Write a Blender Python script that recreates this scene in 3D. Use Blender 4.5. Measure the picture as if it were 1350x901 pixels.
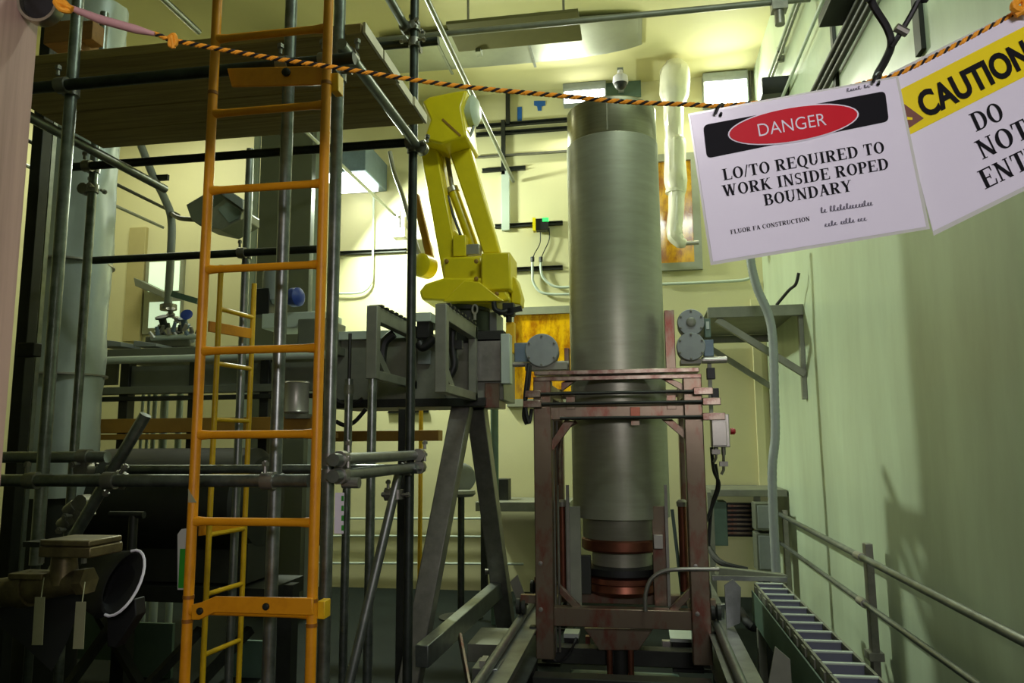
import bpy, math, random
from mathutils import Vector as V, Matrix, noise
random.seed(7)
for o in list(bpy.data.objects): bpy.data.objects.remove(o)
S = bpy.context.scene; COL = S.collection
# ---------------------------------------------------------------- camera
F, YAW, PITCH, ROLL = 994.7, 0.16256, 0.13368, -0.006956
EYE = V((0, 0, 1.72))
FW = V((-math.sin(YAW)*math.cos(PITCH), math.cos(YAW)*math.cos(PITCH), math.sin(PITCH)))
_r = V((math.cos(YAW), math.sin(YAW), 0)); _u = _r.cross(FW)
RT = math.cos(ROLL)*_r + math.sin(ROLL)*_u
UP = -math.sin(ROLL)*_r + math.cos(ROLL)*_u
cd = bpy.data.cameras.new('camera'); cam = bpy.data.objects.new('camera', cd); COL.objects.link(cam)
cd.sensor_width = 36; cd.lens = F/1350*36; cd.clip_start = 0.02
cam.matrix_world = Matrix(((RT.x, UP.x, -FW.x, EYE.x), (RT.y, UP.y, -FW.y, EYE.y), (RT.z, UP.z, -FW.z, EYE.z), (0, 0, 0, 1)))
S.camera = cam
def ray(x, y): return FW + RT*((x-675)/F) - UP*((y-450.5)/F)
def P(x, y, Y): d = ray(x, y); return EYE + d*(Y/d.y)              # pixel -> point at depth Y
def PX(x, y, X): d = ray(x, y); return EYE + d*(X/d.x)
def PZ(x, y, Z): d = ray(x, y); return EYE + d*((Z-EYE.z)/d.z)
def PC(x, y, z): return EYE + ray(x, y)*z
# ---------------------------------------------------------------- light
w = bpy.data.worlds.new('world'); S.world = w; w.use_nodes = True
w.node_tree.nodes['Background'].inputs[0].default_value = (0.02, 0.025, 0.018, 1)
w.node_tree.nodes['Background'].inputs[1].default_value = 0.3
vs = S.view_settings; vs.view_transform = 'Standard'; vs.look = 'None'; vs.gamma = 1; vs.use_curve_mapping = False
vs.exposure = -0.28
def area(name, loc, target, sx, sy, power, col):
    l = bpy.data.lights.new(name, 'AREA'); l.shape = 'RECTANGLE'; l.size = sx; l.size_y = sy; l.energy = power; l.color = col
    o = bpy.data.objects.new(name, l); COL.objects.link(o); o.location = loc
    o.rotation_euler = (V(target)-V(loc)).to_track_quat('-Z', 'Y').to_euler(); return o
LC = (0.95, 1.0, 0.76)
area('wall_fixture_lamp', (-3.30, 8.15, 4.66), (-1.3, 7.9, 3.0), 0.3, 0.2, 240, (0.88, 1.0, 0.82))
area('wall_lamp_left', (-0.75, 8.80, 5.75), (-0.7, 7.4, 4.6), 0.45, 0.12, 38, (0.95, 1.0, 0.80))
area('wall_lamp_right', (1.15, 8.80, 5.75), (0.9, 7.4, 4.6), 0.45, 0.25, 40, (0.95, 1.0, 0.80))
area('ceiling_lamp_left', (-5.6, 7.6, 6.05), (-5.6, 8.0, 0), 1.2, 0.3, 70, LC)
area('ceiling_lamp_front', (0.75, 2.9, 6.08), (0.3, 4.6, 1.0), 1.2, 0.3, 95, (0.86, 1.0, 0.90))
area('corridor_lamp', (0.8, -2.2, 2.7), (0.2, 1.0, 1.7), 1.4, 0.35, 76, (1.0, 0.91, 0.97))
# ---------------------------------------------------------------- materials
def s2l(c): return tuple((v/12.92 if v <= .04045 else ((v+.055)/1.055)**2.4) for v in c)
MATS = {}
def mat(name, rgb, rough=.5, metal=0, var=.15, scale=6, bump=0, second=None, mix=.5, emit=0, stretch=(1, 1, 1), trans=0, coat=0, bscale=None, spec=.5, soft=.18):
    m = bpy.data.materials.new(name); m.use_nodes = True; nt = m.node_tree; b = nt.nodes['Principled BSDF']
    c = s2l([v/255 for v in rgb]); c2 = s2l([v/255 for v in second]) if second else tuple(v*(1-var) for v in c)
    tc = nt.nodes.new('ShaderNodeTexCoord'); mp = nt.nodes.new('ShaderNodeMapping'); mp.inputs['Scale'].default_value = stretch
    nt.links.new(tc.outputs['Object'], mp.inputs[0])
    n = nt.nodes.new('ShaderNodeTexNoise'); n.inputs['Scale'].default_value = scale; n.inputs['Detail'].default_value = 6; n.inputs['Roughness'].default_value = .65
    nt.links.new(mp.outputs[0], n.inputs['Vector'])
    r = nt.nodes.new('ShaderNodeValToRGB'); r.color_ramp.elements[0].position = mix-soft; r.color_ramp.elements[1].position = mix+soft
    r.color_ramp.elements[0].color = (*c2, 1); r.color_ramp.elements[1].color = (*c, 1)
    nt.links.new(n.outputs['Fac'], r.inputs[0]); nt.links.new(r.outputs[0], b.inputs['Base Color'])
    b.inputs['Specular IOR Level'].default_value = spec; b.inputs['Roughness'].default_value = rough; b.inputs['Metallic'].default_value = metal
    if coat: b.inputs['Coat Weight'].default_value = coat; b.inputs['Coat Roughness'].default_value = .15
    if trans: b.inputs['Transmission Weight'].default_value = trans
    if bump:
        bp = nt.nodes.new('ShaderNodeBump'); bp.inputs['Strength'].default_value = bump; bp.inputs['Distance'].default_value = .01
        if bscale:
            n2 = nt.nodes.new('ShaderNodeTexNoise'); n2.inputs['Scale'].default_value = bscale; n2.inputs['Detail'].default_value = 4
            nt.links.new(mp.outputs[0], n2.inputs['Vector']); nt.links.new(n2.outputs['Fac'], bp.inputs['Height'])
        else: nt.links.new(n.outputs['Fac'], bp.inputs['Height'])
        nt.links.new(bp.outputs[0], b.inputs['Normal'])
    if emit:
        b.inputs['Emission Strength'].default_value = emit; nt.links.new(r.outputs[0], b.inputs['Emission Color'])
    MATS[name] = m; return m
mat('cream', (212, 206, 160), .55, 0, .06, 1.2, .05, bscale=40)
mat('ceil', (212, 205, 152), .7, 0, .06, 1.0)
mat('rwall', (196, 211, 182), .34, 0, second=(178, 190, 162), scale=2.2, stretch=(1, 1, .25), bump=.06, bscale=25)
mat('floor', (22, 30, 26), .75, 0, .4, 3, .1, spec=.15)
mat('jamb', (196, 162, 146), .6, 0, second=(150, 124, 108), scale=7, stretch=(1, 3, .1), mix=.36)
mat('galv', (150, 155, 150), .38, .85, .35, 9, .05)
mat('tube', (146, 152, 146), .34, .85, .5, 14, .08)
mat('darktube', (70, 76, 70), .45, .7, .5, 10)
mat('steel', (150, 148, 138), .38, .7, .35, 8, .05)
mat('greysteel', (136, 138, 122), .48, .3, .3, 5, .05)
mat('darksteel', (52, 54, 48), .5, .5, .4, 6)
mat('black', (18, 19, 18), .5, 0, .2, 8)
mat('rubber', (22, 22, 22), .65, 0, .3, 10)
mat('wood', (182, 160, 96), .75, 0, second=(138, 116, 62), scale=5, stretch=(.35, 8, 8), bump=.25)
mat('woodedge', (228, 218, 190), .8, 0, .2, 8)
mat('lumber', (150, 110, 60), .75, 0, .3, 5, stretch=(1, 6, 6))
mat('ladder', (226, 150, 14), .42, 0, second=(200, 124, 8), scale=11, bump=.05, mix=.36)
mat('lockring', (150, 92, 14), .5, 0, .3, 9)
mat('ladder2', (232, 184, 18), .45, 0, .2, 11)
mat('robot', (226, 206, 12), .42, 0, .12, 5, coat=.2)
mat('robotdark', (50, 58, 46), .45, .2, .3, 6)
mat('stainless', (166, 166, 148), .4, .5, second=(148, 148, 130), scale=3, stretch=(1.2, 1.2, 7), bump=.015, soft=.25)
mat('stainlessband', (176, 172, 150), .28, .92, .2, 4, stretch=(1, 1, 14))
mat('rust', (124, 110, 92), .34, .7, second=(120, 62, 50), scale=9, mix=.42, bump=.12, soft=.1, stretch=(1, 1, .45))
mat('rustlight', (146, 134, 118), .32, .7, second=(110, 80, 68), scale=10, bump=.08, soft=.1)
mat('copper', (140, 86, 66), .35, .8, .35, 6)
mat('motor', (146, 152, 150), .55, .1, .15, 9)
mat('bluegrey', (110, 128, 140), .5, .2, .2, 9)
mat('bluepaint', (40, 66, 150), .5, 0, .2, 9)
mat('slatblue', (122, 128, 142), .45, .3, .15, 9)
mat('tan', (176, 164, 112), .6, 0, .1, 4)
mat('baffleshaded', (104, 100, 60), .7, 0, .15, 4, spec=.2)  # olive kept dark to stand in for shade on the panel underside
mat('silverbox', (176, 172, 162), .35, .6, .12, 8)
mat('brass', (128, 114, 78), .45, .6, second=(80, 72, 52), scale=12, bump=.12)
mat('paper', (222, 218, 230), .4, 0, .03, 3, coat=.25)
mat('laminate', (196, 198, 190), .25, 0, .05, 6, coat=.6)
mat('ink', (20, 20, 24), .6, 0, .05, 4, spec=0.1)
mat('pencil', (110, 108, 124), .6, 0, .2, 9)
mat('signred', (208, 22, 40), .4, 0, .06, 5, spec=0.1)
mat('signwhite', (232, 226, 236), .4, 0, .03, 5, spec=0.2)
mat('signyellow', (236, 216, 20), .4, 0, .05, 5, spec=0.2)
mat('signbrown', (112, 58, 40), .5, 0, .1, 9)
mat('ropeorange', (255, 172, 36), .7, 0, .25, 60, .2)
mat('ropeblack', (24, 18, 14), .7, 0, .2, 60)
mat('pink', (196, 150, 146), .6, 0, .12, 30)
mat('tagcard', (162, 160, 126), .6, 0, .1, 14)
mat('green', (50, 150, 40), .5, 0, .1, 8)
mat('greenled', (60, 230, 110), .4, 0, .1, 8, emit=1.2)
mat('blue', (20, 90, 170), .5, 0, .1, 9)
mat('red', (170, 24, 20), .45, 0, .1, 9)
mat('plasticwrap', (232, 228, 206), .4, 0, .1, 8, .35, coat=.3, bscale=14)
mat('foil', (196, 206, 202), .42, .35, .12, 3, .3, bscale=6)
mat('duct', (160, 164, 148), .46, .6, .15, 3, .03)
mat('lit', (248, 252, 244), .5, 0, .01, 3, emit=9)
mat('litwindow', (226, 250, 214), .5, 0, .02, 3, emit=.75)
mat('amberglass', (214, 164, 8), .15, 0, second=(150, 90, 4), scale=3.4, stretch=(1.6, 1, .8), emit=.2, coat=.4, soft=.08)
mat('winframe', (150, 152, 132), .45, .3, .15, 8)
mat('tankdark', (46, 48, 40), .6, .2, .3, 4)
mat('tablegrey', (112, 116, 100), .5, .3, .2, 5)
mat('brownbeam', (150, 112, 38), .55, 0, .25, 5)
mat('greenpanel', (92, 116, 100), .5, .1, .25, 4)
mat('cabinet', (106, 110, 94), .6, .1, .12, 3)
mat('palepanel', (188, 200, 186), .5, .1, .08, 4)
mat('clearglass', (120, 132, 120), .1, .1, .1, 4, coat=.5)
# ---------------------------------------------------------------- mesh helpers
class MB:
    def __init__(s): s.v = []; s.f = []
    def add(s, vs, fs): k = len(s.v); s.v += [V(a) for a in vs]; s.f += [tuple(i+k for i in f) for f in fs]; return s
    def box(s, c, d, R=None):
        c = V(c); h = V(d)/2; vs = []
        for i in (-1, 1):
            for j in (-1, 1):
                for k in (-1, 1):
                    q = V((i*h.x, j*h.y, k*h.z)); vs.append(c + (R @ q if R else q))
        return s.add(vs, [(0, 1, 3, 2), (4, 6, 7, 5), (0, 4, 5, 1), (2, 3, 7, 6), (0, 2, 6, 4), (1, 5, 7, 3)])
    def beam(s, p, q, w_, h_, up=(0, 0, 1)):
        p = V(p); q = V(q); t = (q-p).normalized(); up = V(up)
        if abs(t.dot(up)) > .98: up = V((0, 1, 0))
        x = t.cross(up).normalized(); z = x.cross(t)
        vs = [e + x*(i*w_/2) + z*(j*h_/2) for e in (p, q) for i, j in ((-1, -1), (1, -1), (1, 1), (-1, 1))]
        return s.add(vs, [(3, 2, 1, 0), (4, 5, 6, 7)] + [(k, (k+1) % 4, 4+(k+1) % 4, 4+k) for k in range(4)])
    def tube(s, pts, r, n=12, caps=True):
        pts = [V(p) for p in pts]; m = len(pts); rs = r if isinstance(r, (list, tuple)) else [r]*m
        t0 = (pts[1]-pts[0]).normalized(); a = V((0, 0, 1)) if abs(t0.z) < .9 else V((0, 1, 0))
        x = t0.cross(a).normalized(); vs = []
        for i in range(m):
            t = (pts[min(i+1, m-1)]-pts[max(i-1, 0)])
            t = t.normalized() if t.length > 1e-9 else t0
            x = (x - t*x.dot(t)).normalized(); y = t.cross(x)
            vs += [pts[i] + (x*math.cos(2*math.pi*k/n) + y*math.sin(2*math.pi*k/n))*rs[i] for k in range(n)]
        fs = [(i*n+k, i*n+(k+1) % n, (i+1)*n+(k+1) % n, (i+1)*n+k) for i in range(m-1) for k in range(n)]
        if caps: fs += [tuple(range(n-1, -1, -1)), tuple((m-1)*n+k for k in range(n))]
        return s.add(vs, fs)
    def lathe(s, prof, o, axis=(0, 0, 1), n=32):
        o = V(o); ax = V(axis).normalized(); a = V((0, 0, 1)) if abs(ax.z) < .9 else V((1, 0, 0))
        x = ax.cross(a).normalized(); y = ax.cross(x); m = len(prof); vs = []
        for r, t in prof: vs += [o + ax*t + (x*math.cos(2*math.pi*k/n) + y*math.sin(2*math.pi*k/n))*max(r, 1e-4) for k in range(n)]
        fs = [(i*n+k, i*n+(k+1) % n, (i+1)*n+(k+1) % n, (i+1)*n+k) for i in range(m-1) for k in range(n)]
        fs += [tuple(range(n-1, -1, -1)), tuple((m-1)*n+k for k in range(n))]
        return s.add(vs, fs)
    def prism(s, poly, vec):
        n = len(poly); poly = [V(p) for p in poly]; vec = V(vec)
        return s.add(poly + [p+vec for p in poly], [tuple(range(n-1, -1, -1)), tuple(range(n, 2*n))] + [(k, (k+1) % n, n+(k+1) % n, n+k) for k in range(n)])
    def quad(s, a, b, c, d): return s.add([a, b, c, d], [(0, 1, 2, 3)])
WL = {}
def link(name, data, m=None):
    o = bpy.data.objects.new(name, data); COL.objects.link(o); return o
def obj(name, mb, m, parent=None, bevel=0, smooth=True, label=None):
    lo = V([min(v[i] for v in mb.v) for i in range(3)]); hi = V([max(v[i] for v in mb.v) for i in range(3)])
    c = V(((lo.x+hi.x)/2, (lo.y+hi.y)/2, lo.z))
    me = bpy.data.meshes.new(name); me.from_pydata([tuple(v-c) for v in mb.v], [], mb.f); me.update()
    import bmesh
    bm = bmesh.new(); bm.from_mesh(me); bmesh.ops.recalc_face_normals(bm, faces=bm.faces); bm.to_mesh(me); bm.free()
    if smooth:
        me.polygons.foreach_set('use_smooth', [True]*len(me.polygons)); me.set_sharp_from_angle(angle=math.radians(38))
    me.materials.append(MATS[m] if isinstance(m, str) else m)
    o = link(name, me); WL[o] = c
    if parent: o.parent = parent; o.location = c - WL[parent]
    else: o.location = c
    if bevel:
        b = o.modifiers.new('bevel', 'BEVEL'); b.width = bevel; b.segments = 2; b.limit_method = 'ANGLE'
    if label: o['label'] = label
    return o
def tag(o, label, cat, group=None):
    o['label'] = label; o['category'] = cat
    if group: o['group'] = group
    return o
def T(name, label, cat, mb, m, bevel=0, group=None): return tag(obj(name, mb, m, None, bevel), label, cat, group)
ROOTS = []
def thing(name, label, cat, group=None):
    o = link(name, None); WL[o] = V((0, 0, 0)); ROOTS.append(o); return tag(o, label, cat, group)
def struct(name, mb, m, parent=None):
    o = obj(name, mb, m, parent); o['kind'] = 'structure'; return o
def fix_roots():
    def walk(o):
        for c in o.children:
            yield c; yield from walk(c)
    for r in ROOTS:
        pts = []
        for c in walk(r):
            if c.type == 'MESH': pts += [WL[c] + v.co for v in c.data.vertices]
        if not pts: continue
        lo = [min(p[i] for p in pts) for i in range(3)]; hi = [max(p[i] for p in pts) for i in range(3)]
        b = V(((lo[0]+hi[0])/2, (lo[1]+hi[1])/2, lo[2])); r.location = b
        for c in r.children: c.location = c.location - b
def RB(mb, x0, y0, x1, y1, Y, d):                                 # box whose front face covers a pixel rectangle at depth Y
    xm, ym = (x0+x1)/2, (y0+y1)/2
    a = P(x0, ym, Y).x; b = P(x1, ym, Y).x; t = P(xm, y0, Y).z; l = P(xm, y1, Y).z
    return mb.box(((a+b)/2, Y+d/2, (t+l)/2), (abs(b-a), d, abs(t-l)))
def PR(mb, pts, Y, d): return mb.prism([P(x, y, Y) for x, y in pts], (0, d, 0))
def R(*a): return RB(MB(), *a)
def HB(x0, x1, y, Y, r, n=12):                                    # round bar along X
    z = P((x0+x1)/2, y, Y).z; a = P(x0, y, Y); b = P(x1, y, Y)
    return MB().tube([(a.x, Y, z), (b.x, Y, z)], r, n)
def VB(x, y, Y, z0, z1, r, n=14):
    p = P(x, y, Y); return MB().tube([(p.x, Y, z0), (p.x, Y, z1)], r, n)
def dep(x, y, Y, Y2): p = P(x, y, Y); return p, V((p.x, Y2, p.z))
def dist(p, q): return (V(p)-V(q)).length
def curve(pts, k=6):                                              # Catmull-Rom through points
    pts = [V(p) for p in pts]; out = []
    for i in range(len(pts)-1):
        a, b, c, d = pts[max(i-1, 0)], pts[i], pts[i+1], pts[min(i+2, len(pts)-1)]
        for j in range(k):
            t = j/k; out.append(.5*((2*b) + (c-a)*t + (2*a-5*b+4*c-d)*t*t + (3*b-a-3*c+d)*t**3))
    return out + [pts[-1]]
# ================================================================ the room
XR, XL, YB, YF, ZC = 1.50, -7.2, 9.0, -2.6, 6.15
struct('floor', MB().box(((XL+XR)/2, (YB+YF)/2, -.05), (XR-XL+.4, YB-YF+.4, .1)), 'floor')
struct('ceiling', MB().box(((XL+XR)/2, (YB+YF)/2, ZC+.05), (XR-XL+.4, YB-YF+.4, .1)), 'ceil')
struct('wall_back', MB().box(((XL+XR)/2, YB+.1, ZC/2), (XR-XL+.4, .2, ZC)), 'cream')
struct('wall_right', MB().box((XR+.1, (YB+YF)/2, ZC/2), (.2, YB-YF+.4, ZC)), 'rwall')
struct('wall_left', MB().box((XL-.1, (YB+YF)/2, ZC/2), (.2, YB-YF+.4, ZC)), 'cream')
JX = P(10, 520, 1.15).x
struct('wall_front', MB().box(((XL+JX)/2-.01, .82, ZC/2), (JX-XL-.02, .6, ZC)), 'cabinet')
struct('wall_header', MB().box(((JX+XR)/2, .82, (2.75+ZC)/2), (XR-JX, .6, ZC-2.75)), 'cabinet')
struct('wall_corridor', MB().box(((XL+XR)/2, YF-.1, ZC/2), (XR-XL+.4, .2, ZC)), 'cabinet')
struct('trim_1', MB().box((JX-.02, .82, 2.75/2), (.04, .66, 2.75)), 'jamb')
# ================================================================ scaffold
YP, YQ = 2.72, 3.78
sc = thing('tube_scaffold', 'galvanized tube and coupler scaffold standing behind the orange ladder', 'scaffold')
def coup(p, ax1=(0, 0, 1), ax2=(1, 0, 0), off=(0, -.05, 0)):
    p = V(p); mb = MB(); a = V(ax1); b = V(ax2); q = p + V(off)
    mb.tube([p-a*.024, p+a*.024], .034, 10); mb.tube([q-b*.024, q+b*.024], .034, 10)
    mb.beam((p+q)/2-a*.02, (p+q)/2+a*.02, .05, .05, (0, 1, 0))
    s = a.cross(b).normalized()
    for c, d in ((p, b), (q, a), (p, -b)):
        mb.tube([c+d*.03-s*.03, c+d*.075-s*.03], .008, 8); mb.tube([c+d*.055-s*.03, c+d*.07-s*.03], .014, 6)
    return obj('coupler', mb, 'steel', sc)
pf1 = P(88, 200, YP); zb1 = P(38, 745, YP).z
obj('pole', MB().tube([(pf1.x, YP, zb1), (pf1.x, YP, 4.1)], .0242, 16), 'tube', sc)
obj('spigot', MB().tube([(pf1.x, YP, 0), (pf1.x, YP, zb1)], .017, 12), 'darktube', sc)
POL = {}
for k, (x, y, Y, zt, m) in {'f2': (374, 300, YP, 4.1, 'tube'), 'f3': (441, 300, 2.80, 4.1, 'tube'), 'b1': (123, 233, YQ, 4.3, 'tube'),
                            'b2': (544, 250, YQ, 4.3, 'darktube'), 'b3': (330, 200, 4.3, 3.6, 'galv')}.items():
    POL[k] = V((P(x, y, Y).x, Y, 0)); obj('pole', VB(x, y, Y, 0, zt, .0242, 16), m, sc)
f2, f3, b1, b2, b3 = (POL[k] for k in ('f2', 'f3', 'b1', 'b2', 'b3')); f1 = V((pf1.x, YP, 0))
zl = P(250, 97, YP-.05).z                                          # ledger under the planks
def hx(xa, xb, Y, z, m='tube', r=.0242): return obj('ledger', MB().tube([(xa, Y, z), (xb, Y, z)], r, 14), m, sc)
hx(f1.x-.5, f3.x+.12, YP-.05, zl, 'darktube')
for p in (f1, f2, f3): coup((p.x, p.y, zl), off=(0, YP-.05-p.y, 0))
zb = P(320, 204, YQ-.05).z
hx(b1.x-.1, b2.x+.03, YQ-.05, zb, 'darktube')
for p in (b1, b2): coup((p.x, p.y, zb))
z3 = P(230, 341, 4.3).z
hx(P(130, 345, 4.3).x, b3.x+.5, 4.25, z3, 'darktube'); coup((b3.x, 4.3, z3))
z4 = P(200, 634, YP-.05).z
hx(P(-60, 634, 2.67).x, f2.x+.16, YP-.05, z4); coup((f1.x, YP, z4)); coup((f2.x, YP, z4)); coup((f1.x+.34, YP-.05, z4), (1, 0, 0), (.6, 0, .8), (0, .06, 0))
z5 = P(300, 619, YQ-.05).z
hx(P(150, 619, YQ).x, b2.x+.06, YQ-.05, z5); coup((b2.x, YQ, z5))
z6 = P(70, 603, 2.85).z
hx(P(-40, 603, 2.85).x, P(142, 601, 2.85).x, 2.85, z6, 'galv'); coup((P(112, 602, 2.85).x, 2.85, z6), (1, 0, 0), (0, 1, 0), (0, 0, -.05))
zt = P(455, 85, 2.86).z
def hy(x, ya, yb, z, m='tube'): return obj('transom', MB().tube([(x, ya, z), (x, yb, z)], .0242, 14), m, sc)
hy(f3.x+.05, 2.7, YQ+.08, zt, 'galv'); coup((f3.x, 2.8, zt), (0, 0, 1), (0, 1, 0), (.05, 0, 0)); coup((b2.x, YQ, zt-.01), (0, 0, 1), (0, 1, 0), (.05, 0, 0))
zt2 = P(110, 192, 3.2).z
hy(P(110, 192, 3.2).x, 2.4, YQ+.08, zt2, 'galv'); coup((b1.x, YQ, zt2), (0, 0, 1), (0, 1, 0), (-.05, 0, 0))
for yy in (606, 627):
    zz = P(446, yy, 2.82).z; hy(f3.x+.052, 2.72, YQ+.08, zz, 'galv')
    coup((f3.x, 2.8, zz), (0, 0, 1), (0, 1, 0), (.05, 0, 0)); coup((b2.x, YQ, zz), (0, 0, 1), (0, 1, 0), (.05, 0, 0))
zg = P(530, 37, YQ).z
hy(b2.x-.05, 2.3, YQ+.08, zg, 'galv'); coup((b2.x, YQ, zg), (0, 0, 1), (0, 1, 0), (-.05, 0, 0))
hx(b1.x-.3, P(578, 57, YQ+.05).x, YQ+.05, P(545, 57, YQ+.05).z, 'darktube'); coup((b2.x, YQ, P(545, 57, YQ).z), off=(0, .05, 0))
obj('brace', MB().tube([P(192, 547, 2.86), P(60, 772, 2.86)], .0242, 14), 'tube', sc)
obj('brace', MB().tube([P(526, 625, YQ-.02), P(455, 925, 3.6)], .0242, 14), 'galv', sc)
coup(P(524, 652, YQ-.02), (0, 0, 1), (1, 0, 0), (-.04, 0, 0))
for q in ((88, 690), (96, 672)): coup(P(q[0], q[1], 2.95), (.8, 0, .6), (0, 1, 0), (.05, 0, .03))
obj('stub', HB(452, 474, 637, 2.84, .0215), 'steel', sc); obj('tie_plate', R(455, 596, 460, 632, 2.86, .02), 'galv', sc, .002)
# planks on the scaffold
YN = 2.80; zpl = P(480, 42, YN).z; XE = P(481, 35, YN).x; xW = P(42, 60, YN).x-.35
d = ray(566, 163); YFAR = (zpl-EYE.z)/d.z*d.y; YFAR = min(max(YFAR, 3.2), 3.73)
wpl = (YFAR-YN)/4
plab = ['nearest plank of the scaffold deck, beside the ladder and scaffold poles', 'second plank of the scaffold deck from the ladder', 'third plank of the scaffold deck from the ladder', 'farthest plank of the scaffold deck, next to the yellow robot arm']
for i in range(4):
    a, b = YN+wpl*i+.002, YN+wpl*(i+1)-.002; e = XE + [0, .004, -.004, .006][i]
    pr = thing('scaffold_plank', plab[i], 'plank', 'wooden planks of the scaffold deck')
    obj('board', MB().box(((xW+e)/2-.008, (a+b)/2, zpl+.0225-random.random()*.003), (e-xW-.016, b-a, .045)), 'wood', pr, .004)
    obj('end_cap', MB().box((e-.005, (a+b)/2, zpl+.0225), (.012, b-a-.004, .047)), 'woodedge', pr, label='pale weathered plank end')
T('lumber_block', 'brown lumber offcut lying on the scaffold deck at far left', 'lumber', R(58, 28, 92, 56, 3.0, .2).box(P(75, 58, 3.1), (.01, .01, .01)), 'lumber', .003)
T('lumber_block', 'small upright brown lumber block on the scaffold deck beside pole', 'lumber', R(106, 27, 122, 52, 3.05, .08), 'lumber', .003)
# ================================================================ orange ladder
YL = 2.45
la = thing('orange_ladder', 'tall orange steel ladder standing in front of the scaffold', 'ladder')
xl, xr = P(263, 490, YL).x, P(420, 490, YL).x
for x in (xl, xr):
    o = obj('stile', MB().tube([(x, YL, 0), (x, YL, 3.4)], .0176, 16), 'ladder', la)
    for y in (118, 790, 822):
        z = P(340, y, YL).z
        obj('joint_ring', MB().tube([(x, YL, z-.006), (x, YL, z+.006)], .0192, 16), 'lockring', o)
zr = P(345, 461, YL).z; sp = .296
for k in range(-5, 5):
    z = zr - k*sp
    if z < .05: continue
    obj('rung', MB().tube([(xl, YL, z), (xr, YL, z)], [.0142, .0142], 12).tube([(xl+.012, YL, z), (xl+.05, YL, z)], [.018, .0145], 12).tube([(xr-.05, YL, z), (xr-.012, YL, z)], [.0145, .018], 12), 'ladder', la)
bp = obj('standoff_plate', PR(MB(), [(252, 798), (264, 795), (283, 787), (412, 789), (412, 812), (283, 808), (262, 818), (252, 818)], YL-.03, .012), 'ladder', la, .003)
for q in ((264, 806), (351, 800)):
    p = P(*q, YL-.03); obj('bolt', MB().lathe([(.012, 0), (.012, .006), (.008, .01), (.0, .011)], p, (0, -1, 0), 10), 'darksteel', bp)
bp2 = obj('standoff_plate', PR(MB(), [(299, 90), (431, 86), (431, 111), (305, 114)], YL+.02, .012), 'ladder', la, .003)
p = P(378, 96, YL+.02); obj('bolt', MB().lathe([(.016, 0), (.016, .01), (.01, .014), (0, .015)], p, (0, -1, 0), 10), 'darksteel', bp2)
for y, x in ((805, 422), (108, 440)):
    obj('clamp', RB(MB(), x-4, y-12, x+6, y+12, YL+.01, .05), 'ladder2', la, .003)
T('inspection_sticker', 'small white triangular sticker on the orange ladder stile', 'sticker', PR(MB(), [(248, 645), (259, 663), (248, 663)], YL-.0175, .002), 'tagcard')
# side ladder deeper in the scaffold
l2 = thing('yellow_ladder', 'narrow yellow ladder seen side-on deep behind the orange ladder', 'ladder')
YA, YZ = 3.85, 4.17
xa = P(288, 430, YA).x; ztA = P(291, 350, YA).z; xz = P(333, 430, YZ).x; ztB = P(338, 374, YZ).z
for x, y, z in ((xa, YA, ztA), (xz, YZ, ztB)): obj('stile', MB().tube([(x, y, 0), (x, y, z)], .015, 12), 'ladder2', l2)
z = P(292, 407, YA).z
while z > .1:
    obj('rung', MB().tube([(xa, YA, z), (xz, YZ, z)], .0135, 10), 'ladder2', l2); z -= .31
for yy in (430, 700):
    z = P(290, yy, YA).z; obj('standoff_plate', MB().beam((xa-.06, YA, z), (xz, YZ, z), .012, .06), 'ladder', l2, .002)
# ================================================================ track, vessel, carriage
YV = 5.3
VX = (P(750, 400, YV).x+P(875, 400, YV).x)/2; VR = (P(875, 400, YV).x-P(750, 400, YV).x)/2*.985
ztop = P(811, 124, YV-VR).z
zband = P(811, 172, YV-VR).z; zbot = P(811, 712, YV-VR).z
ve = thing('steel_vessel', 'tall brushed steel cylinder standing upright in the rusty carriage frame', 'vessel')
obj('shell', MB().lathe([(VR, zbot+.12), (VR, zband-.004), (VR-.004, zband)], (VX, YV, 0), n=72), 'stainless', ve)
obj('top_band', MB().lathe([(VR-.012, zband-.01), (VR-.006, zband), (VR-.006, ztop-.01), (VR-.016, ztop), (VR-.03, ztop), (VR-.03, ztop-.12), (0, ztop-.12)], (VX, YV, 0), n=72), 'stainlessband', ve, label='smoother bright band at the top')
obj('weld_seam', MB().box((VX-.02, YV-VR+.005, (ztop+zband)/2), (.008, .006, ztop-zband-.02)), 'stainlessband', ve)
def zv(y): return P(811, y, YV-VR*.8).z
obj('lower_shell', MB().lathe([(VR*.93, zbot+.125), (VR*.8, zbot+.115), (VR*.8, zv(712)), (VR*.78, zv(716))], (VX, YV, 0), n=64), 'stainless', ve)
obj('flange', MB().lathe([(VR*.79, zv(714)), (VR*.83, zv(716)), (VR*.83, zv(728)), (VR*.79, zv(731)), (VR*.6, zv(731))], (VX, YV, 0), n=64), 'copper', ve, label='copper coloured flange ring')
obj('neck', MB().lathe([(VR*.62, zv(731)), (VR*.62, zv(752))], (VX, YV, 0), n=48), 'stainless', ve)
obj('flange', MB().lathe([(VR*.7, zv(751)), (VR*.84, zv(753)), (VR*.84, zv(762)), (VR*.7, zv(764))], (VX, YV, 0), n=64), 'black', ve)
obj('base_ring', MB().lathe([(VR*.7, zv(764)), (VR*.82, zv(766)), (VR*.82, zv(773)), (VR*.78, zv(775)), (VR*.8, zv(784)), (VR*.7, zv(790))], (VX, YV, 0), n=64), 'copper', ve)
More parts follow.
